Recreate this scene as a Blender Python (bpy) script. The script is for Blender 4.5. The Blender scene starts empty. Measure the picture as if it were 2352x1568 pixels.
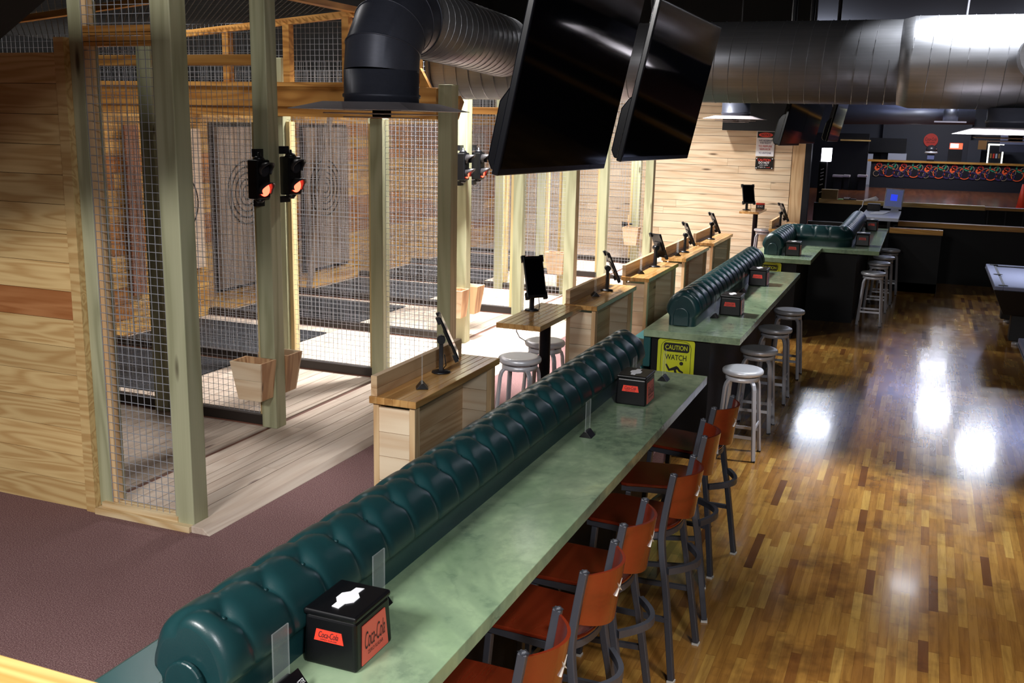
import bpy, math, random
import numpy as np
from mathutils import Vector, Matrix
R_ = random.Random(7)
SC = bpy.context.scene
COL = SC.collection
# ------------------------------------------------------------------ camera, world, light, exposure
cam = bpy.data.cameras.new('camera'); cam.lens = 2324.986 / 2352 * 36; cam.sensor_width = 36; cam.sensor_fit = 'HORIZONTAL'
cam.clip_start = .05; cam.clip_end = 200
co = bpy.data.objects.new('camera', cam); COL.objects.link(co)
_y, _p, _r = 0.380973646, 0.214132128, 0.0214425961
F = Vector((-math.sin(_y) * math.cos(_p), math.cos(_y) * math.cos(_p), -math.sin(_p)))
R0 = Vector((math.cos(_y), math.sin(_y), 0)); U0 = R0.cross(F)
RX = R0 * math.cos(_r) + U0 * math.sin(_r); UX = RX.cross(F)
co.matrix_world = Matrix((( RX.x, UX.x, -F.x, 0), (RX.y, UX.y, -F.y, 0), (RX.z, UX.z, -F.z, 2.55), (0, 0, 0, 1)))
SC.camera = co
SC.view_settings.view_transform = 'Standard'; SC.view_settings.look = 'None'
SC.view_settings.exposure = 0.0; SC.view_settings.gamma = 1.0; SC.view_settings.use_curve_mapping = False
W = bpy.data.worlds.new('world'); SC.world = W; W.use_nodes = True
W.node_tree.nodes['Background'].inputs[0].default_value = (.5, .6, .9, 1)
W.node_tree.nodes['Background'].inputs[1].default_value = .012


def lamp(name, loc, size, power, col=(1, .97, .93), rot=(0, 0, 0), spread=180, shape='RECTANGLE', sy=None):
    l = bpy.data.lights.new(name, 'AREA'); l.shape = shape; l.size = size
    if shape == 'RECTANGLE': l.size_y = sy or size
    l.energy = power; l.color = col; l.spread = math.radians(spread)
    o = bpy.data.objects.new(name, l); o.location = loc; o.rotation_euler = rot; COL.objects.link(o)
    return o


CW = (.93, .96, 1.0)
WW = (1, .93, .82)
# lamps above the front edge of the lanes, plus fill (out of the picture)
NW = (1, .985, .97)
lamp('lamp', (-4.3, 9.75, 4.5), .45, 330, NW, spread=105, sy=.45)
lamp('lamp', (-4.5, 13.8, 4.6), .45, 280, NW, spread=95, sy=.45)
lamp('lamp', (-4.5, 17.0, 4.6), .45, 290, NW, spread=115, sy=.45)
lamp('lamp', (-2.6, -1.4, 4.3), 1.3, 330, (1, .975, .95), rot=(.45, 0, 0), spread=150, sy=1.0)
lamp('lamp', (2.2, -1.6, 4.4), 1.0, 170, (.96, .97, 1.0), rot=(.5, .35, 0), spread=130, sy=1.0)  # added fill from behind the camera on the right
for x, y, p in ((-6.9, 7.6, 75), (-6.7, 11.3, 85), (-6.6, 15.0, 75)):
    lamp('lamp', (x, y, 4.75), .6, p, (1, .96, .92), sy=.6)  # added to brighten the lane interiors
# lamps above the bar side floor
lamp('lamp', (1.0, 2.7, 4.75), .45, 92, (1, .95, .86), spread=70, sy=.45)
lamp('lamp', (.5, 8.72, 4.4), .9, 85, CW, spread=70, sy=.25)
lamp('lamp', (1.6, 15.4, 4.7), .3, 16, CW, spread=46, sy=.3)  # added to brighten the pool table cloth
# high bays over the rink, then added lamps for counter and ceiling spill
for x, y, p, z in ((-2.1, 26.5, 80, .8), (.82, 29.5, 100, .8), (1.75, 26.0, 110, .8), (.8, 35.2, 50, .8), (.33, 17.4, 9, .42), (-4.5, 23.0, 110, .8)):  # last entry added to light the half wall caps and white table
    lamp('lamp', (x, y, 4.7), z, p, (.86, .9, 1.0), sy=z)
lamp('lamp', (0, 45.5, 4.6), 1.5, 330, (.95, .95, 1.0), sy=1.0)  # added to brighten the far counter front
for x, y in ((-3, 29), (3, 29), (0, 33), (4, 35), (-4, 40), (3, 42)):
    lamp('lamp', (x, y, 3.9), .8, 300, (.72, .78, 1.0), rot=(math.pi, 0, 0), sy=.8)  # added, facing up, so the ceiling reflects as bluish haze in the floor

# ------------------------------------------------------------------ helpers
ORG = {}


def nrm(v):
    return v.normalized() if v.length > 1e-9 else Vector((0, 0, 1))


class MB:
    def __init__(s): s.v = []; s.f = []; s.rn = []; s.sm = []

    def _add(s, vs, fs, rn=None, sm=False):
        b = len(s.v); s.v += [tuple(p) for p in vs]
        r = R_.random() if rn is None else rn
        for f in fs:
            s.f.append(tuple(b + i for i in f)); s.rn.append(r); s.sm.append(sm)
        return s

    def box(s, x0, x1, y0, y1, z0, z1, rn=None):
        vs = [(x0, y0, z0), (x1, y0, z0), (x1, y1, z0), (x0, y1, z0), (x0, y0, z1), (x1, y0, z1), (x1, y1, z1), (x0, y1, z1)]
        return s._add(vs, [(0, 3, 2, 1), (4, 5, 6, 7), (0, 1, 5, 4), (1, 2, 6, 5), (2, 3, 7, 6), (3, 0, 4, 7)], rn)

    def hexa(s, vs, rn=None):
        return s._add(vs, [(0, 3, 2, 1), (4, 5, 6, 7), (0, 1, 5, 4), (1, 2, 6, 5), (2, 3, 7, 6), (3, 0, 4, 7)], rn)

    def obox(s, c, a, b, d, rn=None):
        c = Vector(c); a = Vector(a); b = Vector(b); d = Vector(d)
        vs = [c - a - b - d, c + a - b - d, c + a + b - d, c - a + b - d, c - a - b + d, c + a - b + d, c + a + b + d, c - a + b + d]
        return s.hexa(vs, rn)

    def stick(s, p, q, w, h=None, up=(0, 0, 1), rn=None):
        p = Vector(p); q = Vector(q); d = q - p; t = nrm(d); u = Vector(up)
        if abs(t.dot(u)) > .98: u = Vector((0, 1, 0))
        a = nrm(t.cross(u)); b = nrm(a.cross(t)); h = h or w
        return s.obox((p + q) / 2, d / 2, a * w / 2, b * h / 2, rn)

    def sweep(s, prof, pts, closed=False, cap=True, up=(0, 0, 1), sm=True, rn=None, scl=None):
        pts = [Vector(p) for p in pts]; n = len(pts); m = len(prof); vs = []
        prev = None
        for i, p in enumerate(pts):
            if closed: t = nrm(pts[(i + 1) % n] - pts[i - 1])
            else: t = nrm(pts[min(i + 1, n - 1)] - pts[max(i - 1, 0)])
            if prev is None:
                u = Vector(up)
                if abs(u.dot(t)) > .97: u = Vector((0, 1, 0)) if abs(t.y) < .9 else Vector((1, 0, 0))
                a = nrm(u - t * u.dot(t))
            else:
                a = nrm(prev - t * prev.dot(t))
            prev = a; b = t.cross(a); k = scl[i] if scl else 1
            for (x, y) in prof: vs.append(p + b * x * k + a * y * k)
        fs = []
        for i in range(n if closed else n - 1):
            j = (i + 1) % n
            for q in range(m):
                w = (q + 1) % m; fs.append((i * m + q, i * m + w, j * m + w, j * m + q))
        s._add(vs, fs, rn, sm)
        if cap and not closed:
            b = len(s.v) - n * m; r = s.rn[-1]
            s.f.append(tuple(b + q for q in reversed(range(m)))); s.rn.append(r); s.sm.append(False)
            s.f.append(tuple(b + (n - 1) * m + q for q in range(m))); s.rn.append(r); s.sm.append(False)
        return s

    def tube(s, pts, r, n=10, closed=False, rn=None, scl=None, cap=True):
        return s.sweep([(r * math.cos(2 * math.pi * k / n), r * math.sin(2 * math.pi * k / n)) for k in range(n)], pts, closed, cap, rn=rn, scl=scl)

    def bar(s, pts, w, h, closed=False, up=(0, 0, 1), rn=None):
        return s.sweep([(-w / 2, -h / 2), (w / 2, -h / 2), (w / 2, h / 2), (-w / 2, h / 2)], pts, closed, up=up, sm=False, rn=rn)

    def lathe(s, prof, c=(0, 0, 0), n=32, rn=None, sm=True):
        c = Vector(c); vs = []; fs = []; m = len(prof)
        for i in range(n):
            a = 2 * math.pi * i / n
            for r, z in prof: vs.append((c.x + r * math.cos(a), c.y + r * math.sin(a), c.z + z))
        for i in range(n):
            j = (i + 1) % n
            for q in range(m - 1): fs.append((i * m + q, j * m + q, j * m + q + 1, i * m + q + 1))
        s._add(vs, fs, rn, sm)
        r = s.rn[-1]; b = len(s.v) - n * m
        if prof[0][0] > 1e-4: s.f.append(tuple(b + i * m for i in reversed(range(n)))); s.rn.append(r); s.sm.append(False)
        if prof[-1][0] > 1e-4: s.f.append(tuple(b + i * m + m - 1 for i in range(n))); s.rn.append(r); s.sm.append(False)
        return s

    def prism(s, poly, o, ex, ey, ez, d, rn=None):
        o = Vector(o); ex = Vector(ex); ey = Vector(ey); ez = Vector(ez); n = len(poly)
        vs = [o + ex * x + ey * y for x, y in poly] + [o + ex * x + ey * y + ez * d for x, y in poly]
        fs = [tuple(reversed(range(n))), tuple(range(n, 2 * n))] + [(i, (i + 1) % n, n + (i + 1) % n, n + i) for i in range(n)]
        return s._add(vs, fs, rn)

    def build(s, name, m, parent=None, base=None, bevel=0, seg=2):
        if parent is not None: org = ORG[parent.name]
        else: org = Vector(base) if base is not None else Vector((0, 0, 0))
        me = bpy.data.meshes.new(name)
        me.from_pydata([(p[0] - org.x, p[1] - org.y, p[2] - org.z) for p in s.v], [], s.f)
        at = me.attributes.new('rnd', 'FLOAT', 'FACE'); at.data.foreach_set('value', s.rn)
        me.polygons.foreach_set('use_smooth', s.sm)
        me.materials.append(m); me.update()
        o = bpy.data.objects.new(name, me); COL.objects.link(o)
        if parent is not None: o.parent = parent
        else: o.location = org
        ORG[o.name] = org
        if bevel:
            md = o.modifiers.new('bevel', 'BEVEL'); md.width = bevel; md.segments = seg; md.limit_method = 'ANGLE'; md.angle_limit = .7
            md.harden_normals = False
        return o


def tag(o, label, cat, group=None, kind=None):
    o['label'] = label; o['category'] = cat
    if group: o['group'] = group
    if kind: o['kind'] = kind
    return o


def thing(name, label, cat, loc=(0, 0, 0), group=None):
    o = bpy.data.objects.new(name, None); COL.objects.link(o); o.location = loc; o.empty_display_size = .1
    ORG[o.name] = Vector(loc)
    return tag(o, label, cat, group)


def struct(o): o['kind'] = 'structure'; return o


KIDS = {}


def children(o):
    return [c for c in bpy.data.objects if c.parent is o]


def dup(root, loc, rz=0, label=None, group=None, sc=None, kids=None):
    r = root.copy(); COL.objects.link(r); r.location = loc; r.rotation_euler = (0, 0, rz)
    if sc: r.scale = sc
    if label: r['label'] = label
    if group: r['group'] = group
    for ch in (kids or children(root)):
        c = ch.copy(); COL.objects.link(c); c.parent = r
        for g in children(ch):
            d = g.copy(); COL.objects.link(d); d.parent = c
    return r


# ------------------------------------------------------------------ materials
def lin(c):
    return tuple(((x / 255) / 12.92 if x <= 10 else ((x / 255 + .055) / 1.055) ** 2.4) for x in c) + (1,)


class NT:
    def __init__(s, name):
        s.m = bpy.data.materials.new(name); s.m.use_nodes = True; s.t = s.m.node_tree
        s.b = s.t.nodes['Principled BSDF']; s.L = s.t.links.new

    def n(s, typ, **kw):
        o = s.t.nodes.new(typ)
        for k, v in kw.items(): setattr(o, k, v)
        return o

    def math(s, op, a, b=None, c=None):
        o = s.n('ShaderNodeMath', operation=op)
        for i, x in enumerate((a, b, c)):
            if x is None: continue
            if isinstance(x, (int, float)): o.inputs[i].default_value = x
            else: s.L(x, o.inputs[i])
        return o.outputs[0]

    def ramp(s, fac, stops, interp='LINEAR'):
        o = s.n('ShaderNodeValToRGB'); o.color_ramp.interpolation = interp
        e = o.color_ramp.elements
        while len(e) < len(stops): e.new(.5)
        for i, (p, c) in enumerate(stops): e[i].position = p; e[i].color = c if len(c) == 4 else tuple(c) + (1,)
        s.L(fac, o.inputs[0]); return o.outputs[0]

    def mix(s, fac, a, b, mode='MIX'):
        o = s.n('ShaderNodeMix', data_type='RGBA', blend_type=mode)
        for i, x in ((0, fac), (6, a), (7, b)):
            if isinstance(x, (int, float)): o.inputs[i].default_value = x
            elif isinstance(x, tuple): o.inputs[i].default_value = x
            else: s.L(x, o.inputs[i])
        return o.outputs[2]

    def noise(s, vec, sc, detail=3, rough=.55, dist=0):
        o = s.n('ShaderNodeTexNoise'); o.inputs['Scale'].default_value = sc; o.inputs['Detail'].default_value = detail
        o.inputs['Roughness'].default_value = rough; o.inputs['Distortion'].default_value = dist
        if vec is not None: s.L(vec, o.inputs['Vector'])
        return o.outputs['Fac']

    def bump(s, h, strength=.2, dist=.01):
        o = s.n('ShaderNodeBump'); o.inputs['Strength'].default_value = strength; o.inputs['Distance'].default_value = dist
        s.L(h, o.inputs['Height']); s.L(o.outputs[0], s.b.inputs['Normal'])

    def coord(s): return s.n('ShaderNodeTexCoord').outputs['Object']

    def set(s, **kw):
        for k, v in kw.items():
            i = s.b.inputs[k.replace('_', ' ')]
            if isinstance(v, (int, float, tuple)): i.default_value = v
            else: s.L(v, i)
        return s.m


def plain(name, col, rough=.5, metal=0, spec=.5, emit=None, es=0, alpha=None, trans=0, coat=0, srgb=True):
    t = NT(name); c = lin(col) if srgb else tuple(col) + (1,)
    t.set(Base_Color=c, Roughness=rough, Metallic=metal, Specular_IOR_Level=spec)
    if coat: t.set(Coat_Weight=coat, Coat_Roughness=.1)
    if emit: t.set(Emission_Color=lin(emit), Emission_Strength=es)
    if trans: t.set(Transmission_Weight=trans, IOR=1.45)
    return t.m


def wood(name, light, dark, axis='y', rough=.5, knots=.5, ring=26, var=.25, tint=None, kd=(70, 42, 24), coat=0, fine=.35, amp=1.0, gs=1.0):
    """grain runs along axis; each board (attribute rnd) gets its own figure and tone"""
    t = NT(name)
    co = t.coord(); a = t.n('ShaderNodeAttribute', attribute_name='rnd').outputs['Fac']
    oi = t.n('ShaderNodeObjectInfo').outputs['Random']
    seed = t.math('ADD', a, oi)
    g_ = gs; s = {'x': (.55 * g_, 6 * g_, 6 * g_), 'y': (6 * g_, .55 * g_, 6 * g_), 'z': (6 * g_, 6 * g_, .55 * g_)}[axis]
    mp = t.n('ShaderNodeMapping'); t.L(co, mp.inputs['Vector']); mp.inputs['Scale'].default_value = s
    cb = t.n('ShaderNodeCombineXYZ'); q = t.math('MULTIPLY', seed, 53.7)
    for i in range(3): t.L(q, cb.inputs[i])
    va = t.n('ShaderNodeVectorMath', operation='ADD'); t.L(mp.outputs[0], va.inputs[0]); t.L(cb.outputs[0], va.inputs[1])
    v = va.outputs[0]
    n = t.noise(v, .8, 2, .45, .4)
    rg = t.math('SINE', t.math('MULTIPLY', n, ring * 2.4))
    rg = t.math('MULTIPLY_ADD', rg, .5 * amp, .5)
    fn = t.n('ShaderNodeMapping'); t.L(v, fn.inputs['Vector']); fn.inputs['Scale'].default_value = {'x': (1, 9, 9), 'y': (9, 1, 9), 'z': (9, 9, 1)}[axis]
    f = t.noise(fn.outputs[0], 1.6, 3, .6)
    g = t.math('ADD', t.math('MULTIPLY', rg, 1 - fine), t.math('MULTIPLY', f, fine))
    c = t.ramp(g, [(.12, lin(light)), (.55, tuple(.62 * p + .38 * q_ for p, q_ in zip(lin(light), lin(dark)))), (.98, lin(dark))])
    # tone per board
    wn = t.n('ShaderNodeTexWhiteNoise', noise_dimensions='1D'); t.L(seed, wn.inputs['W'])
    tone = t.math('MULTIPLY_ADD', wn.outputs['Value'], var * 1.5, 1 - var)
    hs = t.n('ShaderNodeHueSaturation'); t.L(c, hs.inputs['Color']); t.L(tone, hs.inputs['Value'])
    c = hs.outputs[0]
    if tint:
        sp = t.n('ShaderNodeSeparateColor'); t.L(wn.outputs['Color'], sp.inputs[0])
        k = t.math('GREATER_THAN', sp.outputs[1], tint[1])
        c = t.mix(t.math('MULTIPLY', k, tint[2]), c, t.mix(1.0, c, lin(tint[0]), 'MULTIPLY'))
    if knots:
        vo = t.n('ShaderNodeTexVoronoi'); kk = t.n('ShaderNodeMapping'); t.L(v, kk.inputs['Vector'])
        kk.inputs['Scale'].default_value = {'x': (1.9, .85, .85), 'y': (.85, 1.9, .85), 'z': (.85, .85, 1.9)}[axis]
        t.L(kk.outputs[0], vo.inputs['Vector']); vo.inputs['Scale'].default_value = 1.25
        sp = t.n('ShaderNodeSeparateColor'); t.L(vo.outputs['Color'], sp.inputs[0])
        on = t.math('LESS_THAN', sp.outputs[0], knots)
        rad = t.math('MULTIPLY_ADD', sp.outputs[1], .10, .07)
        d = t.math('DIVIDE', vo.outputs['Distance'], rad)
        kf = t.ramp(d, [(.35, (1, 1, 1)), (1, (0, 0, 0))])
        c = t.mix(t.math('MULTIPLY', t.math('MULTIPLY', kf, on), .85), c, lin(kd))
    t.set(Base_Color=c, Roughness=rough, Specular_IOR_Level=.35)
    if coat: t.set(Coat_Weight=coat, Coat_Roughness=.12)
    t.bump(g, .08, .004)
    return t.m


PINE_L = dict(light=(226, 204, 172), dark=(190, 150, 108))
M = {}
M['deck'] = wood('deck pine', (216, 200, 184), (184, 160, 142), 'y', .55, .5, var=.14, ring=18, amp=.6, kd=(112, 86, 80))
M['deck_x'] = wood('deck pine end', (222, 200, 160), (190, 152, 100), 'x', .55, .3, var=.1)
M['pine_x'] = wood('pale pine boards', (234, 214, 184), (212, 180, 144), 'x', .5, .4, var=.12, ring=15, amp=.9)
M['pine_y'] = wood('pale pine boards long', (216, 186, 146), (172, 128, 86), 'y', .5, .35, var=.12, ring=18, amp=.7)
M['pine_z'] = wood('pale pine upright', (222, 192, 148), (178, 132, 88), 'z', .5, .35, var=.12, ring=18, amp=.7)
M['wallpine'] = wood('varnished yellow pine', (228, 198, 140), (180, 134, 78), 'x', .38, .3, var=.12, ring=22, gs=1.5, amp=.75, tint=((190, 120, 90, 255)[:3], .86, .75), kd=(60, 30, 16))
M['lanewall'] = wood('yellow pine lane wall', (212, 168, 98), (160, 112, 58), 'y', .45, .4, var=.22, ring=20, tint=((190, 120, 80), .8, .6))
M['greypanel'] = wood('weathered board', (150, 132, 118), (108, 90, 78), 'z', .6, .15, var=.15, ring=16)
M['target'] = wood('target board', (222, 202, 182), (188, 164, 142), 'z', .6, .1, var=.08, ring=16, amp=.5)
M['beam'] = wood('amber beam', (206, 152, 82), (152, 98, 44), 'x', .42, .45, var=.1, ring=18, kd=(74, 40, 18))
M['beam_y'] = wood('amber beam long', (200, 150, 86), (150, 98, 46), 'y', .42, .3, var=.1, ring=18)
M['post'] = wood('treated post', (178, 178, 146), (138, 138, 106), 'z', .5, .5, var=.1, ring=14, kd=(58, 44, 26), amp=.8)
M['strip'] = wood('pale strip', (214, 196, 146), (178, 152, 104), 'z', .5, .3, var=.06, ring=12)
M['reddish'] = wood('red brown board', (140, 92, 66), (98, 58, 40), 'z', .5, .2, var=.05)
M['blackwood'] = plain('black stained timber', (38, 30, 26), .5)
M['gap'] = plain('red brown gap board', (112, 72, 58), .6)
M['butcher'] = wood('butcher block', (206, 160, 98), (162, 112, 58), 'y', .22, 0, var=.24, ring=14, coat=.4)
M['cedar'] = wood('bucket wood', (214, 176, 134), (166, 120, 84), 'z', .5, .35, var=.16, ring=18)
M['cherry'] = wood('cherry plywood', (112, 38, 18), (84, 24, 10), 'y', .2, 0, var=.05, ring=10, coat=.6, amp=.6)
M['captrim'] = wood('yellow pine cap', (226, 192, 120), (190, 146, 74), 'x', .3, .5, var=.1, coat=.3)
M['capdark'] = wood('amber cap', (190, 140, 66), (150, 102, 42), 'x', .3, .1, var=.1, coat=.3)
M['black'] = plain('black paint', (20, 21, 25), .5)
M['blackcab'] = plain('black laminate', (9, 9, 11), .55, spec=.25)
M['navy'] = plain('dark navy paint', (19, 21, 29), .6, spec=.3)
M['plastic'] = plain('black plastic', (9, 9, 12), .34, spec=.4)
M['blackmetal'] = plain('black metal', (22, 22, 26), .35, spec=.5)
M['screen'] = plain('switched off glass', (3, 3, 5), .05, spec=.55)
M['tvshell'] = plain('glossy black shell', (12, 13, 18), .2)
M['wire'] = plain('galvanised wire', (172, 176, 184), .4, .3)
M['expanded'] = plain('expanded metal', (46, 45, 44), .6, .3)
M['alu'] = plain('brushed aluminium', (214, 215, 222), .34, .35)
M['alu_leg'] = plain('satin aluminium', (188, 188, 196), .4, .35)
M['chairmetal'] = plain('charcoal powder coat', (58, 60, 68), .42, .1)
M['glide'] = plain('pale glide', (190, 186, 180), .5)
M['steel'] = None
M['white'] = plain('white paper', (235, 235, 240), .6)
M['whitelam'] = plain('white laminate', (186, 190, 206), .35)
M['redlabel'] = plain('red label', (226, 62, 44), .4)
M['redprint'] = plain('red insert', (214, 92, 76), .35)
M['ink'] = plain('dark ink', (52, 30, 32), .6)
M['inkblack'] = plain('black ink', (12, 12, 12), .6)
M['caution'] = plain('caution yellow', (196, 204, 40), .4)
M['glow_white'] = plain('lit panel', (255, 255, 255), .4, emit=(240, 240, 255), es=6)
M['glow_red'] = plain('red lamp', (255, 40, 30), .3, emit=(255, 66, 46), es=9)
M['glow_redrim'] = plain('red lamp visor', (90, 10, 8), .3)
M['glow_strip'] = plain('strip lamp', (255, 255, 255), .3, emit=(235, 230, 255), es=14)
M['glow_door'] = plain('lit door frame', (255, 255, 240), .3, emit=(255, 255, 235), es=2.2)
M['glow_soda'] = plain('lit red front', (255, 80, 50), .3, emit=(255, 90, 60), es=1.6)
M['glow_mon'] = plain('monitor picture', (60, 64, 90), .2, emit=(96, 104, 150), es=.45)
M['glow_blue'] = plain('blue window', (40, 60, 220), .2, emit=(50, 70, 235), es=.9)
M['acrylic'] = plain('clear acrylic', (225, 232, 232), .05); M['acrylic'].node_tree.nodes['Principled BSDF'].inputs['Alpha'].default_value = .11
M['mat'] = None
M['cone'] = plain('orange cone', (236, 74, 36), .5)
M['cloth'] = plain('pale blue cloth', (140, 146, 178), .9)
M['teal'] = plain('teal vinyl', (34, 82, 84), .3)
M['greywall'] = plain('grey panel wall', (50, 54, 66), .5)
M['ceil'] = plain('black ceiling', (9, 9, 10), .8, spec=.2)
M['basket'] = plain('woven basket', (176, 148, 100), .8)
M['green'] = plain('bright green', (110, 210, 70), .5)
M['visor'] = plain('grey black visor', (48, 46, 48), .4); M['lens'] = plain('smoked lens', (44, 44, 50), .3)
M['tan'] = plain('tan cabinet', (150, 110, 60), .5)


def m_carpet():
    t = NT('maroon carpet'); c = t.coord(); n = t.noise(c, 150, 2, .85); n2 = t.noise(c, 3, 3)
    k = t.ramp(n, [(.3, lin((76, 50, 52))), (.52, lin((134, 102, 102))), (.74, lin((196, 166, 162)))])
    k = t.mix(t.math('MULTIPLY', n2, .3), k, lin((96, 66, 64)))
    t.set(Base_Color=k, Roughness=.95, Specular_IOR_Level=.1); t.bump(n, .6, .01); return t.m


M['carpet'] = m_carpet()


def m_floor(name, ramp, w=.052, ln=.5, rough=.14, grime=.6):
    t = NT(name); c = t.coord(); sp = t.n('ShaderNodeSeparateXYZ'); t.L(c, sp.inputs[0])
    row = t.math('FLOOR', t.math('DIVIDE', sp.outputs[0], w))
    w1 = t.n('ShaderNodeTexWhiteNoise', noise_dimensions='1D'); t.L(row, w1.inputs['W'])
    ln2 = t.math('MULTIPLY_ADD', w1.outputs['Value'], ln * .6, ln * .7)
    yy = t.math('ADD', t.math('DIVIDE', sp.outputs[1], ln2), t.math('MULTIPLY', w1.outputs['Value'], 37.3))
    idx = t.math('FLOOR', yy)
    w2 = t.n('ShaderNodeTexWhiteNoise', noise_dimensions='2D'); cb = t.n('ShaderNodeCombineXYZ'); t.L(row, cb.inputs[0]); t.L(idx, cb.inputs[1]); t.L(cb.outputs[0], w2.inputs['Vector'])
    k = t.ramp(w2.outputs['Value'], ramp)
    mp = t.n('ShaderNodeMapping'); t.L(c, mp.inputs['Vector']); mp.inputs['Scale'].default_value = (34, 2.4, 1)
    va = t.n('ShaderNodeVectorMath', operation='ADD'); t.L(mp.outputs[0], va.inputs[0]); t.L(w2.outputs['Color'], va.inputs[1])
    g = t.noise(va.outputs[0], 1.0, 4, .65)
    k = t.mix(t.ramp(g, [(.42, (0, 0, 0)), (.75, (.55, .55, .55))]), k, lin((88, 50, 22)))
    st = t.noise(c, 2.6, 4, .6)
    k = t.mix(t.ramp(st, [(.54, (0, 0, 0)), (.72, (grime, grime, grime))]), k, lin((64, 36, 22)))
    # seams between strips
    fx = t.math('FRACT', t.math('DIVIDE', sp.outputs[0], w)); fy = t.math('FRACT', yy)
    seam = t.math('MAXIMUM', t.math('LESS_THAN', fx, .03), t.math('LESS_THAN', fy, .006))
    k = t.mix(t.math('MULTIPLY', seam, .45), k, lin((60, 34, 16)))
    sc = t.n('ShaderNodeMapping'); t.L(c, sc.inputs['Vector']); sc.inputs['Scale'].default_value = (9, 9, 1)
    rn = t.noise(c, 7, 4, .7)
    rr = t.math('MULTIPLY_ADD', rn, .16, rough - .06)
    b = t.noise(c, 55, 3, .6); b2 = t.noise(mp.outputs[0], .6, 2)
    t.set(Base_Color=k, Roughness=rr, Specular_IOR_Level=.5, Coat_Weight=.25, Coat_Roughness=.08)
    t.bump(t.math('ADD', b, b2), .05, .004)
    return t.m


M['floor'] = m_floor('strip floor', [(0, lin((96, 60, 30))), (.04, lin((118, 76, 38))), (.07, lin((140, 96, 44))), (.5, lin((158, 114, 54))), (.85, lin((170, 128, 62))), (1, lin((184, 146, 76)))])
M['rink'] = m_floor('rink floor', [(0, lin((84, 46, 26))), (1, lin((112, 66, 40)))], w=.09, ln=1.4, rough=.2, grime=.3)


def m_marble():
    t = NT('green marble'); c = t.coord(); mp = t.n('ShaderNodeMapping'); t.L(c, mp.inputs['Vector']); mp.inputs['Scale'].default_value = (1, .8, 1)
    v = mp.outputs[0]
    n = t.noise(v, 1.3, 6, .6, .7); n2 = t.noise(v, 16, 5, .65); n3 = t.noise(v, .9, 4, .6, 1.2)
    k = t.ramp(n, [(.25, lin((112, 138, 104))), (.45, lin((140, 164, 130))), (.62, lin((162, 182, 148))), (.8, lin((172, 186, 140)))])
    k = t.mix(t.ramp(n2, [(.35, (.5, .5, .5)), (.6, (0, 0, 0))]), k, lin((116, 138, 112)))
    p = t.math('MULTIPLY', t.ramp(n3, [(.48, (0, 0, 0)), (.58, (1, 1, 1))]), t.ramp(n2, [(.36, (0, 0, 0)), (.6, (1, 1, 1))]))
    k = t.mix(t.math('MULTIPLY', p, .65), k, lin((66, 88, 76)))
    vo = t.n('ShaderNodeTexVoronoi', feature='DISTANCE_TO_EDGE'); ds = t.n('ShaderNodeVectorMath', operation='ADD'); t.L(v, ds.inputs[0])
    no = t.n('ShaderNodeTexNoise'); no.inputs['Scale'].default_value = 2.2; no.inputs['Detail'].default_value = 5; t.L(v, no.inputs['Vector'])
    sm = t.n('ShaderNodeVectorMath', operation='SCALE'); t.L(no.outputs['Color'], sm.inputs[0]); sm.inputs['Scale'].default_value = .7; t.L(sm.outputs[0], ds.inputs[1])
    t.L(ds.outputs[0], vo.inputs['Vector']); vo.inputs['Scale'].default_value = .9
    ve = t.ramp(vo.outputs['Distance'], [(0, (1, 1, 1)), (.008, (0, 0, 0))])
    k = t.mix(t.math('MULTIPLY', t.math('MULTIPLY', ve, .5), t.ramp(n3, [(.45, (0, 0, 0)), (.6, (1, 1, 1))])), k, lin((54, 82, 66)))
    t.set(Base_Color=k, Roughness=.16, Specular_IOR_Level=.5); return t.m


M['marble'] = m_marble()


def m_leather():
    t = NT('dark green leather'); c = t.coord(); n = t.noise(c, 160, 3, .6); n2 = t.noise(c, 5, 4, .6)
    k = t.mix(n2, lin((15, 42, 46)), lin((26, 62, 64)))
    t.set(Base_Color=k, Roughness=.33, Specular_IOR_Level=.5); t.bump(n, .12, .002); return t.m


M['leather'] = m_leather()


def m_steel(name, col, rough, metal=.8):
    t = NT(name); c = t.coord(); mp = t.n('ShaderNodeMapping'); t.L(c, mp.inputs['Vector']); mp.inputs['Scale'].default_value = (2, 60, 60)
    n = t.noise(mp.outputs[0], 1, 3, .6); n2 = t.noise(c, 2.2, 4)
    r = t.math('MULTIPLY_ADD', n2, .18, rough - .08)
    k = t.mix(n, lin(col), lin(tuple(int(x * .84) for x in col)))
    t.set(Base_Color=k, Roughness=r, Metallic=metal); return t.m


M['steel'] = m_steel('galvanised steel', (146, 147, 152), .42)
M['steeldark'] = m_steel('darker sheet steel', (74, 78, 92), .42, .35)


def m_mat():
    t = NT('rubber mat'); c = t.coord(); v = t.n('ShaderNodeTexVoronoi'); v.inputs['Scale'].default_value = 34; t.L(c, v.inputs['Vector'])
    k = t.ramp(v.outputs['Distance'], [(.1, lin((56, 58, 66))), (.5, lin((20, 21, 26)))])
    t.set(Base_Color=k, Roughness=.7); t.bump(v.outputs['Distance'], .5, .01); return t.m


M['mat'] = m_mat()
RINGM = {k: plain('ring ' + k, c, .8) for k, c in dict(orange=(226, 84, 34), green=(28, 122, 88), red=(160, 34, 26), pale=(150, 128, 104), purple=(44, 26, 78)).items()}
M['fabric'] = plain('black patterned carpet', (16, 12, 24), .95)
M['ring'] = plain('painted ring', (30, 28, 28), .7)

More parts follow.
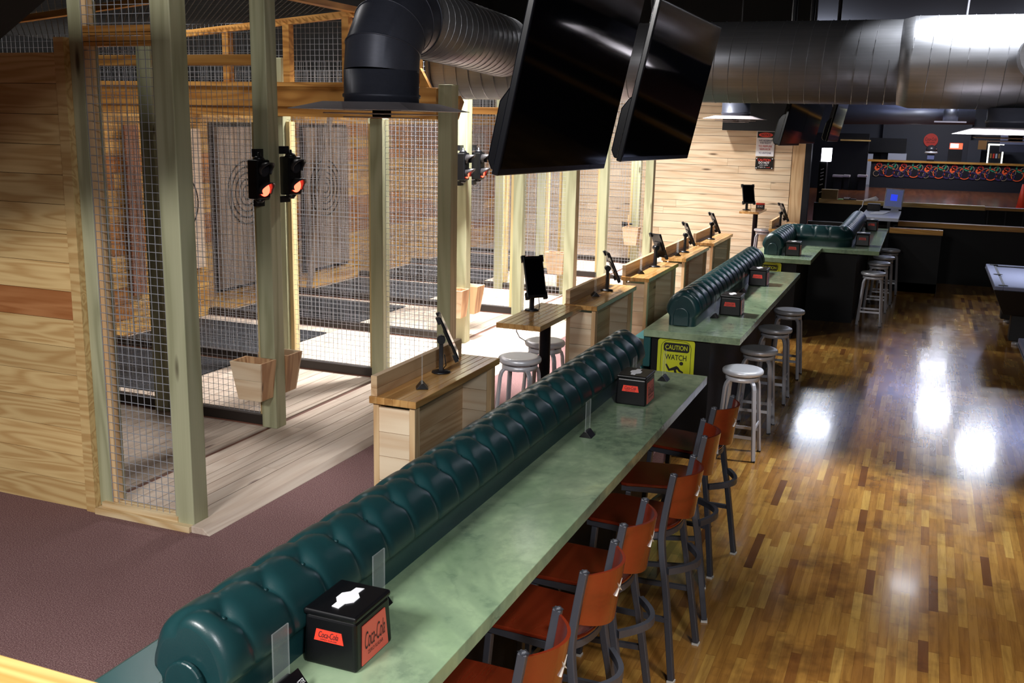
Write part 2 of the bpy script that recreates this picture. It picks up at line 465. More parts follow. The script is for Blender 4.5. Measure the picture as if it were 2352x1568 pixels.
# ------------------------------------------------------------------ text
def text(s, parent, o, ex, ey, w=None, h=.1, mat=None, name='lettering', shear=0, depth=.0015, bold=0, wide=1.0):
    """flat letters standing on a surface: o = centre, ex/ey = writing and up directions"""
    cu = bpy.data.curves.new(name, 'FONT'); cu.body = s; cu.size = 1; cu.align_x = 'CENTER'; cu.align_y = 'CENTER'; cu.shear = shear; cu.extrude = 0; cu.offset = bold
    tmp = bpy.data.objects.new(name, cu); me = bpy.data.meshes.new_from_object(tmp); bpy.data.objects.remove(tmp); bpy.data.curves.remove(cu)
    vs = np.array([v.co[:] for v in me.vertices]); fs = [tuple(p.vertices) for p in me.polygons]; bpy.data.meshes.remove(me)
    mn, mx = vs.min(0), vs.max(0); vs = vs - (mn + mx) / 2; sz = mx - mn
    sy = h / sz[1]; sx = (w / sz[0]) if w else sy * wide
    o = Vector(o); ex = nrm(Vector(ex)); ey = nrm(Vector(ey)); ez = ex.cross(ey)
    mb = MB(); mb._add([o + ex * float(p[0] * sx) + ey * float(p[1] * sy) + ez * depth for p in vs], fs, .5)
    return mb.build(name, mat or M['inkblack'], parent)


# ================================================================== THE SETTING
def slab(name, m, x0, x1, y0, y1, z0, z1):
    return struct(MB().box(x0, x1, y0, y1, z0, z1, .5).build(name, m))


slab('floor', M['floor'], -1.78, 9, -3, 21, -.3, -.18)
slab('floor_carpet', M['carpet'], -12, -1.78, -3, 21, -.3, 0)
slab('floor_rink', M['rink'], -16, 20, 21.12, 52, -.3, 0)
slab('ceiling', M['ceil'], -16, 20, -3, 27, 5.0, 5.2)
slab('ceiling_rink', plain('grey blue ceiling', (92, 98, 122), .8), -16, 20, 27, 52, 5.0, 5.2)
slab('wall_back', M['ceil'], -16, 20, -3.2, -3, -.3, 5)
slab('wall_left', M['ceil'], -12.2, -12, -3, 21, -.3, 5)
slab('wall_right', M['navy'], 9, 9.2, -3, 21, -.3, 5)
slab('wall_rink_left', M['navy'], -16.2, -16, 21, 52, -.3, 5)
slab('wall_rink_right', M['navy'], 20, 20.2, 21, 52, -.3, 5)
slab('wall_rink_far', M['greywall'], -16, 20, 52, 52.2, -.3, 5)
# far wall of pale pine boards, with its corner board
mb = MB(); z = 0
while z < 3.7:
    x = -9.0; cuts = [x] + sorted(R_.uniform(-8.6, -2.6) for _ in range(2)) + [-2.37]
    for a, b in zip(cuts, cuts[1:]): mb.box(a, b - .003, 19.8, 19.83, z, z + .133)
    z += .139
struct(mb.build('wall_far', M['pine_x'], base=(-5, 19.8, 0)))
struct(MB().box(-9, -2.13, 19.83, 19.95, 0, 5, .5).build('wall_far_backing', M['ceil'], base=(-5, 19.8, 0)))
struct(MB().box(-2.36, -2.13, 19.78, 19.84, 0, 3.7).build('trim_1', M['pine_z'], base=(-2.2, 19.8, 0)))
struct(MB().box(-2.13, -2.02, 19.76, 19.95, 0, 4.2).build('trim_2', M['navy'], base=(-2.1, 19.8, 0)))
# lane back wall
mb = MB(); z = .04
while z < 2.5:
    cuts = [4.9] + sorted(R_.uniform(5.5, 19) for _ in range(5)) + [19.78]
    for a, b in zip(cuts, cuts[1:]): mb.box(-8.42, -8.38, a, b - .004, z, z + .18)
    z += .186
struct(mb.build('wall_lane', M['lanewall'], base=(-8.4, 10, 0)))
struct(MB().box(-8.6, -8.43, 4.9, 19.8, 0, 5, .5).build('wall_lane_backing', M['ceil'], base=(-8.5, 10, 0)))
# near end wall of the lanes, varnished boards
mb = MB(); z = .0
while z < 2.85:
    cuts = [-9.2, R_.uniform(-8.5, -6.2), -4.86]
    for a, b in zip(cuts, cuts[1:]): mb.box(a, b - .002, 4.775, 4.80, z, z + .178)
    z += .181
struct(mb.build('wall_near', M['wallpine'], base=(-6, 4.78, 0)))
struct(MB().box(-4.875, -4.80, 4.755, 4.84, 0, 2.98).build('trim_3', M['wallpine'], base=(-4.8, 4.78, 0)))
struct(MB().box(-9.2, -4.87, 4.81, 4.9, 0, 2.86, .5).build('wall_near_backing', M['blackwood'], base=(-6, 4.8, 0)))
# dark soffit hanging over the near left
struct(MB().hexa([(-7.5, 2.9, 1.86), (-3.62, 2.9, 2.765), (-3.62, 3.15, 2.765), (-7.5, 3.15, 1.86), (-7.5, 2.9, 3.4), (-2.5, 2.9, 3.4), (-2.5, 3.15, 3.4), (-7.5, 3.15, 3.4)], .5).build('ceiling_soffit', M['ceil'], base=(-4, 3, 2.8)))

# deck: planks along the lanes' front, gap board, bevelled nosing
mb = MB()
def planks(x0, x1, y0, y1, w, z0, z1, cutn):
    x = x0
    while x < x1 - .01:
        xe = min(x + w, x1); cuts = [y0] + sorted(R_.uniform(y0 + .8, y1 - .8) for _ in range(cutn)) + [y1]
        for a, b in zip(cuts, cuts[1:]): mb.box(x + .003, xe - .003, a, b - .002, z0, z1)
        x = xe
planks(-4.80, -4.03, 4.87, 19.78, .128, .012, .04, 4)
planks(-8.37, -4.845, 4.87, 19.78, .139, .012, .04, 4)
struct(mb.build('floor_deck', M['deck'], base=(-5, 10, 0)))
struct(MB().box(-4.845, -4.80, 4.87, 19.78, .01, .03, .5).build('trim_4', M['gap'], base=(-4.8, 10, 0)))
mb = MB()
for a, b in ((4.75, 8.4), (8.4, 12.2), (12.2, 16), (16, 19.78)):
    mb.hexa([(-4.03, a, 0), (-3.89, a, 0), (-3.89, b - .003, 0), (-4.03, b - .003, 0), (-4.03, a, .045), (-3.945, a, .045), (-3.945, b - .003, .045), (-4.03, b - .003, .045)])
struct(mb.build('trim_5', M['deck'], base=(-4, 10, 0), bevel=.004))
struct(MB().box(-4.79, -4.035, 4.735, 4.865, 0, .04).box(-4.76, -4.15, 4.77, 4.87, .04, .078).build('trim_6', M['deck_x'], base=(-4.4, 4.8, 0), bevel=.003))
struct(MB().box(-8.37, -4.03, 4.88, 19.7, 0, .011, .5).build('floor_deck_joists', M['blackwood'], base=(-6, 10, 0)))

# ================================================================== POSTS
def post(x0, x1, y0, y1, z0, z1, label, m='post', group='timber posts of the lane cages'):
    o = MB().box(x0, x1, y0, y1, z0, z1).build('timber_post', M[m], base=((x0 + x1) / 2, (y0 + y1) / 2, z0), bevel=.006)
    return tag(o, label, 'post', group)


post(-4.17, -4.03, 4.78, 4.92, .03, 3.9, 'greenish square post at the near corner of the wooden deck')
post(-4.80, -4.70, 4.80, 4.93, .04, 3.2, 'dark green post beside the varnished end wall')
post(-4.88, -4.74, 6.68, 6.82, .04, 3.9, 'post carrying the nearest pair of red signal lights')
post(-4.17, -4.03, 8.48, 8.62, .04, 2.86, 'front post behind the first desk, its top braced to the amber beam')
post(-4.88, -4.75, 8.48, 8.62, .04, 2.55, 'grey post standing under the amber beam in the first full divider')
post(-4.88, -4.74, 10.37, 10.51, .04, 3.4, 'brightly lit post carrying the second pair of red signal lights')
post(-4.22, -4.08, 12.25, 12.39, .04, 3.4, 'pale front post behind the pedestal table with a tablet')
post(-4.93, -4.80, 12.25, 12.38, .04, 3.4, 'pale post one step in from the front at the second full divider')
post(-4.93, -4.80, 14.15, 14.28, .04, 3.4, 'shaded post with a wooden bucket behind the second desk')
post(-4.17, -4.04, 16.0, 16.13, .04, 3.4, 'front post behind the third desk')
post(-4.9, -4.77, 15.9, 16.03, .04, 3.4, 'pale post with a dark knot behind the second desk')
post(-4.9, -4.77, 17.95, 18.08, .04, 3.4, 'farthest post, with an axe in its wooden bucket')

# ================================================================== WIRE DIVIDERS
def wires(mb, p0, du, nu, dv, nv, r=.0014, su=.0508, sv=.0508):
    """grid of square wires: nu along du (unit), nv along dv"""
    p0 = Vector(p0); du = Vector(du); dv = Vector(dv); n = du.cross(dv)
    for i in range(nu + 1):
        mb.obox(p0 + du * su * i + dv * sv * nv / 2 + n * r, du * r, dv * sv * nv / 2, n * r, .5)
    for j in range(nv + 1):
        mb.obox(p0 + dv * sv * j + du * su * nu / 2 - n * r, du * su * nu / 2, dv * r, n * r, .5)


def divider(y, x0, x1, top, label, beam=None, z0=.13, mid=True):
    t = thing('wire_divider', label, 'cage divider', ((x0 + x1) / 2, y, .04), 'wire mesh dividers between the lanes')
    mb = MB(); wires(mb, (x0, y, z0), (1, 0, 0), int((x1 - x0) / .0508), (0, 0, 1), int((top - z0) / .0508)); mb.build('wire_mesh', M['wire'], t)
    mb = MB().box(x0, x1, y - .045, y + .045, .05, .13); mb.build('bottom_rail', M['blackwood'], t, bevel=.003)
    MB().box(x0, x1, y - .05, y + .05, .04, .05).build('sole_strip', M['gap'], t)
    if mid: MB().box(-5.99, -5.85, y - .07, y + .07, .04, 3.1).build('middle_post', M['post'], t, bevel=.006); MB().box(-5.855, -5.81, y - .02, y + .075, .14, 2.5).build('middle_strip', M['strip'], t)
    if beam: MB().box(x0, x1, y - .045, y + .045, beam[0], beam[1]).build('top_rail', M['beam'], t, bevel=.004)
    MB().box(x1 - .045, x1, y - .012, y + .05, .13, min(top, 2.5)).build('edge_strip', M['strip'], t)
    return t


divider(6.75, -8.36, -4.89, 3.2, 'wire mesh divider ending at the post with the nearest red signals', (2.93, 3.01))
divider(8.56, -8.36, -4.89, 2.55, 'wire mesh divider below the wide amber beam')
divider(10.44, -8.36, -4.89, 3.2, 'wire mesh divider ending at the brightly lit signal post', (2.7, 2.78))
divider(12.32, -8.36, -4.94, 3.2, 'wire mesh divider behind the brightly lit signal post', (2.63, 2.72))
divider(14.2, -8.36, -4.94, 3.2, 'wire mesh divider with a wooden bucket at its end post')
divider(16.0, -8.36, -4.91, 3.2, 'wire mesh divider seen between the second and third desks')
divider(18.0, -8.36, -4.91, 3.2, 'farthest wire mesh divider, in front of the pale board wall', mid=False)


def panel(y, x0, x1, z0, top, label, rail=False, double=False):
    t = thing('cage_screen', label, 'cage panel', ((x0 + x1) / 2, y, z0), 'short wire panels between front and inner posts')
    mb = MB(); wires(mb, (x0, y, z0), (1, 0, 0), int((x1 - x0) / .0508), (0, 0, 1), int((top - z0) / .0508), r=.0016); mb.build('wire_mesh', M['wire'], t)
    if rail: MB().box(x0, x1, y - .04, y + .04, .04, .1).build('bottom_rail', M['blackwood'], t)
    if double: MB().box(x0, x1, y - .0, y + .04, 2.93, 2.985).box(x0, x1, y - .0, y + .04, 2.99, 3.045).build('cross_rail', M['beam'], t)
    return t


p = panel(4.80, -4.69, -4.17, .06, 3.35, 'wire panel between the varnished end wall and the corner post', double=True)
MB().box(-4.695, -4.66, 4.805, 4.86, .08, 3.2).build('edge_strip', M['pine_z'], p)
panel(8.55, -4.75, -4.17, .1, 2.55, 'bright wire panel under the end of the amber beam', rail=True)
panel(12.33, -4.80, -4.22, .1, 3.1, 'wire panel between two pale posts behind the pedestal table', rail=True)
panel(16.05, -4.77, -4.17, .1, 3.1, 'wire panel between posts behind the third desk', rail=True)

# amber beam with studs and upper wire above the first full divider
t = thing('timber_beam', 'wide amber plank beam running from the lane wall to a front post', 'beam', (-6.2, 8.52, 2.55))
MB().box(-8.36, -4.17, 8.45, 8.5, 2.55, 2.64).box(-8.36, -4.17, 8.44, 8.5, 2.64, 2.83).build('plank', M['beam'], t, bevel=.004)
MB().box(-8.36, -4.5, 8.42, 8.51, 2.83, 2.87).build('ledge', M['beam'], t)
for sx, zt in ((-5.15, 3.46), (-5.8, 3.4), (-6.5, 3.34), (-7.3, 3.28), (-4.42, 3.2)):
    MB().box(sx, sx + .07, 8.45, 8.53, 2.87, zt).build('stud', M['beam'], t)
mb = MB(); wires(mb, (-8.36, 8.56, 2.87), (1, 0, 0), 62, (0, 0, 1), 11); mb.build('wire_mesh', M['wire'], t)
mb = MB(); mb.stick((-5.03, 8.5, 3.49), (-8.36, 8.5, 3.22), .06, .06); mb.build('top_rail', M['beam'], t)
t = thing('roof_frame', 'sloping expanded metal roof panel in a pine frame over the first lanes', 'roof panel', (-6.6, 6.6, 3.3))
mb = MB(); mb.stick((-5.03, 4.9, 3.52), (-5.03, 8.48, 3.52), .09, .05); mb.build('front_rail', M['beam_y'], t)
mb = MB(); mb.stick((-8.3, 4.95, 3.24), (-5.05, 4.95, 3.5), .06, .05); mb.stick((-8.3, 6.75, 3.22), (-5.05, 6.75, 3.5), .06, .05); mb.build('rafter', M['beam'], t)
mb = MB(); e1 = Vector((3.25, 0, .27)).normalized(); d1 = (e1 + Vector((0, 1, 0))).normalized(); d2 = (e1 - Vector((0, 1, 0))).normalized()
for i in range(90):
    s = i * .072
    a = Vector((-8.3, 4.95, 3.26)); L1, L2 = 3.25, 3.5
    u0, v0 = (s, 0) if s < L1 else (L1, s - L1)
    k = min(u0, L2 - v0); mb.stick(a + e1 * u0 + Vector((0, v0, 0)), a + e1 * (u0 - k) + Vector((0, v0 + k, 0)), .006, .004)
    u0, v0 = (0, L2 - s) if s < L2 else (s - L2, 0)
    k = min(L1 - u0, L2 - v0); mb.stick(a + e1 * u0 + Vector((0, v0, 0)), a + e1 * (u0 + k) + Vector((0, v0 + k, 0)), .006, .004)
mb.build('expanded_metal', M['expanded'], t)
mb = MB(); mb.stick((-4.21, 8.5, 2.68), (-4.46, 8.5, 3.1), .09, .05, up=(0, 1, 0)); tag(mb.build('diagonal_brace', M['beam'], base=(-4.2, 8.5, 2.6)), 'diagonal timber brace rising left from the front post top', 'brace', 'diagonal braces on the front post')
mb = MB(); mb.stick((-4.06, 8.6, 2.58), (-4.06, 8.72, 2.74), .09, .05, up=(1, 0, 0)); tag(mb.build('diagonal_brace', M['beam'], base=(-4.06, 8.6, 2.6)), 'diagonal timber brace rising away from the front post top', 'brace', 'diagonal braces on the front post')

# ================================================================== TARGETS, MATS
def rings(mb, c, rs, x):
    for r in rs:
        n = 40; pts = [(x, c[0] + r * math.cos(2 * math.pi * i / n), c[1] + r * math.sin(2 * math.pi * i / n)) for i in range(n)]
        mb.sweep([(-.009, -.001), (.009, -.001), (.009, .001), (-.009, .001)], pts, closed=True, up=(1, 0, 0), sm=False)


def target(yc, zc, y0, y1, z0, z1, label, m='target', rs=(.1, .19, .28, .37), backing=None):
    t = thing('axe_target', label, 'target', (-8.36, yc, z0), 'axe targets on the lane wall')
    if backing:
        MB().box(-8.372, -8.35, *backing, .5).build('backing_board', M['blackwood'], t)
    mb = MB(); n = 5
    for i in range(n): mb.box(-8.35, -8.30, y0 + (y1 - y0) * i / n + .001, y0 + (y1 - y0) * (i + 1) / n - .001, z0, z1)
    mb.build('board', M[m], t)
    mb = MB(); rings(mb, (yc, zc), rs, -8.296); mb.build('painted_rings', M['ring'], t)
    return t


target(9.83, 1.5, 9.45, 10.3, .68, 2.38, 'white target board with thin rings behind the corner post')
target(11.2, 1.56, 10.62, 11.95, .35, 2.40, 'grey board target with dark rings left of the nearest signal post', 'greypanel', (.09, .17, .25, .33, .41), (10.55, 12.0, .3, 2.46))
target(13.1, 1.52, 12.6, 13.75, .35, 2.40, 'shaded ringed target right of the nearest signal post', 'greypanel', (.07, .15, .23, .32, .41), (12.55, 13.8, .3, 2.44))
target(18.6, 1.55, 18.25, 19.0, .6, 2.3, 'ringed target partly behind the second signal lights', 'greypanel', (.1, .19, .28, .37))
target(7.6, 1.5, 7.2, 8.05, .68, 2.38, 'target board behind the first wire panel')
mb = MB(); mb.stick((-8.2, 12.45, .075), (-8.2, 13.12, 2.6), .02, .13, up=(0, 1, 0)); tag(mb.build('leaning_board', M['greypanel'], base=(-8.25, 12.2, 0)), 'pale plank leaning at a slant across the shaded target', 'board')
mb = MB(); mb.box(-8.34, -8.3, 9.02, 9.24, .5, 2.42); tag(mb.build('upright_board', M['reddish'], base=(-8.3, 9.1, .5)), 'red brown upright board on the yellow lane wall', 'board')
for i, (a, b, l) in enumerate(((4.95, 6.6, 'black rubber mat in the lane next to the end wall'), (7.15, 8.45, 'black rubber mat in the second lane, behind the corner post'), (8.72, 10.1, 'black rubber mat in the third lane, left of the signal post'), (10.55, 12.1, 'black rubber mat in the fourth lane below the grey target'),
                             (12.5, 14.0, 'black rubber mat in the fifth lane below the shaded target'), (14.4, 15.8, 'black rubber mat in the sixth lane'), (16.2, 17.7, 'black rubber mat in the seventh lane'))):
    tag(MB().box(-8.28, -6.42, a, b, .04, .055, .5).build('rubber_mat', M['mat'], base=(-7.3, a, .04), bevel=.004), l, 'mat', 'rubber mats on the lane floors')

# ================================================================== SIGNAL LIGHTS, BUCKETS
def signal():
    t = thing('signal_light', 'x', 'signal light', (0, 0, 0), 'red signal lights on the posts')
    MB().box(-.06, .05, -.068, .068, -.15, .15, .5).build('housing', M['plastic'], t, bevel=.012)
    for zc, lm in ((.075, 'lens'), (-.075, 'glow_red')):
        mb = MB(); n = 20
        mb._add([(.056, 0, zc)] + [(.056, .053 * math.cos(2 * math.pi * i / n), zc + .053 * math.sin(2 * math.pi * i / n)) for i in range(n)], [(0, i + 1, (i + 1) % n + 1) for i in range(n)], .5)
        ln = mb.build('lens', M[lm], t)
        mb = MB(); vs = []; k = 18
        for i in range(k + 1):
            a = math.radians(-35 + 250 * i / k)
            for rr, xx in ((.058, .05), (.058, .05 + .10 * (.35 + .65 * max(0, math.sin(a)))), (.053, .05 + .10 * (.35 + .65 * max(0, math.sin(a)))), (.053, .05)):
                vs.append((xx, rr * math.cos(a), zc + rr * math.sin(a)))
        mb._add(vs, [(4 * i + q, 4 * i + (q + 1) % 4, 4 * i + 4 + (q + 1) % 4, 4 * i + 4 + q) for i in range(k) for q in range(4)], .5, True)
        mb.build('visor', M['visor'], t)
    MB().lathe([(.0, .205), (.012, .202), (.014, .18), (.03, .175), (.048, .15)], n=16).build('top_cap', M['blackmetal'], t)
    MB().lathe([(.042, -.15), (.022, -.18), (.0, -.183)], n=16).build('bottom_cap', M['blackmetal'], t)
    MB().box(-.06, -.03, -.015, .085, .17, .23, .5).build('bracket', M['blackmetal'], t); MB().box(-.06, -.03, -.015, .085, -.21, -.16, .5).build('bracket', M['blackmetal'], t)
    return t


s0 = signal(); kids = children(s0)
s0.rotation_euler = (0, 0, -.2); s0.location = (-4.775, 6.60, 2.07); s0['label'] = 'lit red signal light on the near face of the first signal post'
dup(s0, (-4.69, 6.90, 2.09), -.2, 'lit red signal light on the far face of the first signal post', kids=kids, sc=(1, -1, 1))
dup(s0, (-4.75, 10.29, 2.05), .0, 'lit red signal light on the near face of the brightly lit post', kids=kids)
dup(s0, (-4.7, 10.60, 2.05), .0, 'lit red signal light on the far face of the brightly lit post', kids=kids, sc=(1, -1, 1))


def bucket():
    t = thing('axe_bucket', 'x', 'bucket', (0, 0, 0), 'wooden axe buckets on the posts')
    # tapered box, open top; local: centre of back face at y=0, opens to -y
    w0, w1, d0, d1, h, th = .12, .165, .15, .2, .32, .02
    def wall(a0, a1, b0, b1): return [a0, a1, b0, b1]
    for (xs) in (-1, 1):
        MB().hexa([(xs * w0, -d0, 0), (xs * (w0 - th), -d0, 0), (xs * (w0 - th), 0, 0), (xs * w0, 0, 0), (xs * w1, -d1, h), (xs * (w1 - th), -d1, h), (xs * (w1 - th), 0, h), (xs * w1, 0, h)]).build('side_panel', M['cedar'], t)
    MB().hexa([(-w0, -d0 - .018, 0), (w0, -d0 - .018, 0), (w0, -d0, 0), (-w0, -d0, 0), (-.145, -.193, .17), (.145, -.193, .17), (.145, -.175, .17), (-.145, -.175, .17)]).hexa(
        [(-.145, -.193, .172), (.145, -.193, .172), (.145, -.175, .172), (-.145, -.175, .172), (-w1, -d1 - .018, h), (w1, -d1 - .018, h), (w1, -d1, h), (-w1, -d1, h)]).build('front_panel', M['pine_x'], t)
    MB().box(-w0, w0, -d0, 0, 0, .02).build('floor_panel', M['cedar'], t)
    MB().hexa([(-w0, 0, 0), (w0, 0, 0), (w0, .018, 0), (-w0, .018, 0), (-w1, 0, h), (w1, 0, h), (w1, .018, h), (-w1, .018, h)]).build('back_panel', M['cedar'], t)
    return t


b0 = bucket(); kids = children(b0)
b0.location = (-4.87, 6.66, .31); b0['label'] = 'wooden bucket on the near side of the first signal post'
b0.scale = (.9, .9, 1)
dup(b0, (-4.86, 6.84, .31), math.pi, 'wooden bucket on the far side of the first signal post', kids=kids)
dup(b0, (-4.83, 10.35, .36), 0, 'wooden bucket on the near side of the brightly lit post', kids=kids)
dup(b0, (-4.80, 10.53, .36), math.pi, 'wooden bucket on the far side of the brightly lit post', kids=kids)
dup(b0, (-4.95, 14.13, .36), 0, 'wooden bucket on the shaded post, seen through the wire', kids=kids)
bx = dup(b0, (-4.86, 17.93, .40), 0, 'wooden bucket holding an axe on the farthest post', kids=kids)
t = thing('throwing_axe', 'throwing axe standing head up in the farthest bucket', 'axe', (-4.9, 17.85, .5))
mb = MB(); mb.stick((-4.9, 17.85, .45), (-4.93, 17.85, .93), .022, .03); mb.build('handle', M['cedar'], t)
MB().prism([(-.02, 0), (-.14, -.06), (-.15, .05), (-.03, .04), (.05, .03), (.05, 0)], (-4.9, 17.84, .76), (1, 0, 0), (0, 0, 1), (0, 1, 0), .02).build('axe_head', M['blackmetal'], t)

# ================================================================== BAR COUNTERS
CT = .887
def counter(poly, basepolys, label, x, y):
    t = thing('bar_counter', label, 'bar counter', (x, y, -.18), 'green marble bar counters')
    MB().prism(poly, (0, 0, CT - .058), (1, 0, 0), (0, 1, 0), (0, 0, 1), .058, .5).build('countertop', M['marble'], t, bevel=.003)
    mb = MB()
    for b in basepolys: mb.box(*b, -.18, CT - .06, .5)
    mb.build('base_panel', M['blackcab'], t)
    return t


c1 = counter([(-1.66, .9), (-1.245, .9), (-1.245, 6.69), (-2.05, 6.69), (-2.05, 6.5), (-1.92, 6.5), (-1.92, 2.02), (-1.66, 2.02)], [(-1.90, -1.66, 2.05, 6.6), (-1.66, -1.6, .95, 6.6)], 'nearest green marble bar counter, lined with red wooden chairs', -1.6, 3.5)
c2 = counter([(-2.05, 8.05), (-1.255, 8.05), (-1.255, 12.15), (-2.05, 12.15)], [(-1.99, -1.50, 8.11, 12.08)], 'middle green marble bar counter with four silver stools', -1.6, 10)
c3 = counter([(-2.05, 13.42), (-1.27, 13.42), (-1.27, 14.9), (-.505, 14.9), (-.515, 18.5), (-1.3, 18.5), (-1.3, 15.5), (-2.05, 15.5)], [(-1.99, -1.45, 13.5, 15.4), (-1.45, -.8, 15.05, 18.5)], 'farthest green marble bar counter with a stepped outline', -1.3, 16)


def roll(path, label_name, parent, amp=1.0, w=.25, h=.27, z0=CT, pitch=.2, endround=True):
    """tufted half-round bolster following a straight or bent path (list of xy points)"""
    P = [Vector((a, b, 0)) for a, b in path]
    seg = [(P[i + 1] - P[i]).length for i in range(len(P) - 1)]; Ltot = sum(seg)
    du = .0065 if amp < 1 else .0125; nu = int(Ltot / du) + 1; us = np.linspace(0, Ltot, nu)
    nv = 60 if amp < 1 else 40; vv = np.linspace(0, 1, nv)
    # cross-section: side wall up, then arch; local (s across, t up)
    hw = w / 2; sw = .11
    arc = math.pi * hw; tot = 2 * sw + arc
    prof = []; nor = []
    for v in vv:
        d = v * tot
        if d < sw: prof.append((hw, d)); nor.append((1, 0))
        elif d < sw + arc:
            a = (d - sw) / hw; prof.append((hw * math.cos(a), sw + hw * math.sin(a) * (h - sw) / hw)); nor.append((math.cos(a), math.sin(a)))
        else: prof.append((-hw, tot - d)); nor.append((-1, 0))
    prof = np.array(prof); nor = np.array(nor); dv = vv * tot
    U, V = np.meshgrid(us, dv, indexing='ij')
    b1 = sw + arc * .36; b2 = sw + arc * .64          # button lines (right/front side first)
    lo1 = sw * .8; lo2 = tot - sw * .8
    crease = np.zeros_like(U); dim = np.zeros_like(U)
    n = int(Ltot / pitch) + 2
    def segd(a, b):
        ax, ay = a; bx, by = b; L2 = (bx - ax) ** 2 + (by - ay) ** 2
        t = np.clip(((U - ax) * (bx - ax) + (V - ay) * (by - ay)) / L2, 0, 1)
        return np.hypot(U - ax - t * (bx - ax), V - ay - t * (by - ay))
    def win(u): i0 = max(0, int((u - .25) / du)); return slice(i0, min(nu, int((u + .25) / du) + 1))
    for k in range(-1, n + 1):
        A = (k * pitch + .1, b1); B = (k * pitch + .2, b2); B0 = (k * pitch, b2)
        sl = win(A[0])
        Uo, Vo = U, V
        if sl.stop <= sl.start: continue
        U2, V2 = U[sl], V[sl]
        def sd(a, b):
            L2 = (b[0] - a[0]) ** 2 + (b[1] - a[1]) ** 2
            t = np.clip(((U2 - a[0]) * (b[0] - a[0]) + (V2 - a[1]) * (b[1] - a[1])) / L2, 0, 1)
            return np.hypot(U2 - a[0] - t * (b[0] - a[0]), V2 - a[1] - t * (b[1] - a[1]))
        for (a, b, am) in ((A, B, .75), (A, B0, .75), (A, (A[0] + .03, lo1), 1), (B, (B[0] + .03, lo2), 1), (A, (A[0] - .05, b1 + .05), .55 * (amp < 1)), (A, (A[0] + .055, b1 + .04), .5 * (amp < 1)), (B, (B[0] - .05, b2 - .05), .5 * (amp < 1))):
            d = sd(a, b); crease[sl] = np.maximum(crease[sl], am * np.exp(-(d / (.013 if amp < 1 else .016)) ** 1.3))
        for q in (A, B):
            d = np.hypot(U2 - q[0], V2 - q[1]); dim[sl] = np.maximum(dim[sl], np.exp(-(d / .03) ** 2))
    side = np.clip((nor[:, 1][None, :] + .75) / .75, 0, 1)
    rng = np.random.RandomState(3)
    low = np.clip((V - sw * .75) / (sw * .35), 0, 1) * np.clip((tot - sw * .75 - V) / (sw * .35), 0, 1)
    low = low * low * (3 - 2 * low)
    off = .024 * low - .008 * (1 - low) - ((.009 if amp < 1 else .0085) * crease + .022 * dim) * low
    if endround:
        e = np.minimum(U, Ltot - U); ek = np.clip(1 - e / .075, 0, 1)
        shr = .74 + .26 * np.sqrt(np.clip(1 - ek ** 2.4, 0, 1))
    else: shr = np.ones_like(U)
    # frames
    vs = []; acc = np.concatenate([[0], np.cumsum(seg)])
    for i, u in enumerate(us):
        j = min(np.searchsorted(acc, u, side='right') - 1, len(seg) - 1)
        t = (P[j + 1] - P[j]).normalized(); p = P[j] + t * (u - acc[j])
        tt = t
        for q in range(1, len(P) - 1):       # mitre the corners
            dd = u - acc[q]
            if abs(dd) < hw * 1.05:
                t0 = (P[q] - P[q - 1]).normalized(); t1 = (P[q + 1] - P[q]).normalized()
                m = (t0 + t1).normalized(); f_ = (dd / (hw * 1.05) + 1) / 2
                tt = (t0 * (1 - f_) + t1 * f_).normalized()
                # keep on a rounded path
                if dd < 0: p = P[q] + t0 * dd
                else: p = P[q] + t1 * dd
                p = p + (t1 - t0) * (hw * .26) * (1 - abs(dd) / (hw * 1.05)) ** 2
        s = Vector((tt.y, -tt.x, 0))           # to the right of travel
        k = shr[i]
        for q in range(nv):
            x = (prof[q, 0] + nor[q, 0] * off[i, q]) * (k[q] if hasattr(k, '__len__') else k); zz = (prof[q, 1] + nor[q, 1] * off[i, q])
            zz = zz * (1 - (1 - (k[q])) * .5)
            vs.append(p + s * x + Vector((0, 0, z0 + max(zz, 0))))
    fs = []
    for i in range(nu - 1):
        for q in range(nv - 1): fs.append((i * nv + q, (i + 1) * nv + q, (i + 1) * nv + q + 1, i * nv + q + 1))
    mb = MB(); mb._add(vs, fs, .5, True)
    for e in (0, nu - 1):
        f = [e * nv + q for q in range(nv)]
        mb.f.append(tuple(f if e == 0 else reversed(f))); mb.rn.append(.5); mb.sm.append(False)
    o = mb.build(label_name, M['leather'], parent)
    # buttons
    first = None
    for k in range(-1, n + 1):
        for (u, v) in ((k * pitch + .1, b1), (k * pitch + .2, b2)):
            if u < .08 or u > Ltot - .08: continue
            i = int(round(u / du)); q = int(round(v / tot * (nv - 1)))
            c = Vector(vs[min(i, nu - 1) * nv + q])
            if first is None:
                mb = MB(); mb.lathe([(.009, -.004), (.008, .004), (.004, .007), (0, .008)], c, 8); first = mb.build('tufting_button', M['leather'], o); c0 = c
            else:
                b = first.copy(); COL.objects.link(b); b.parent = o; b.location = c - c0
    return o


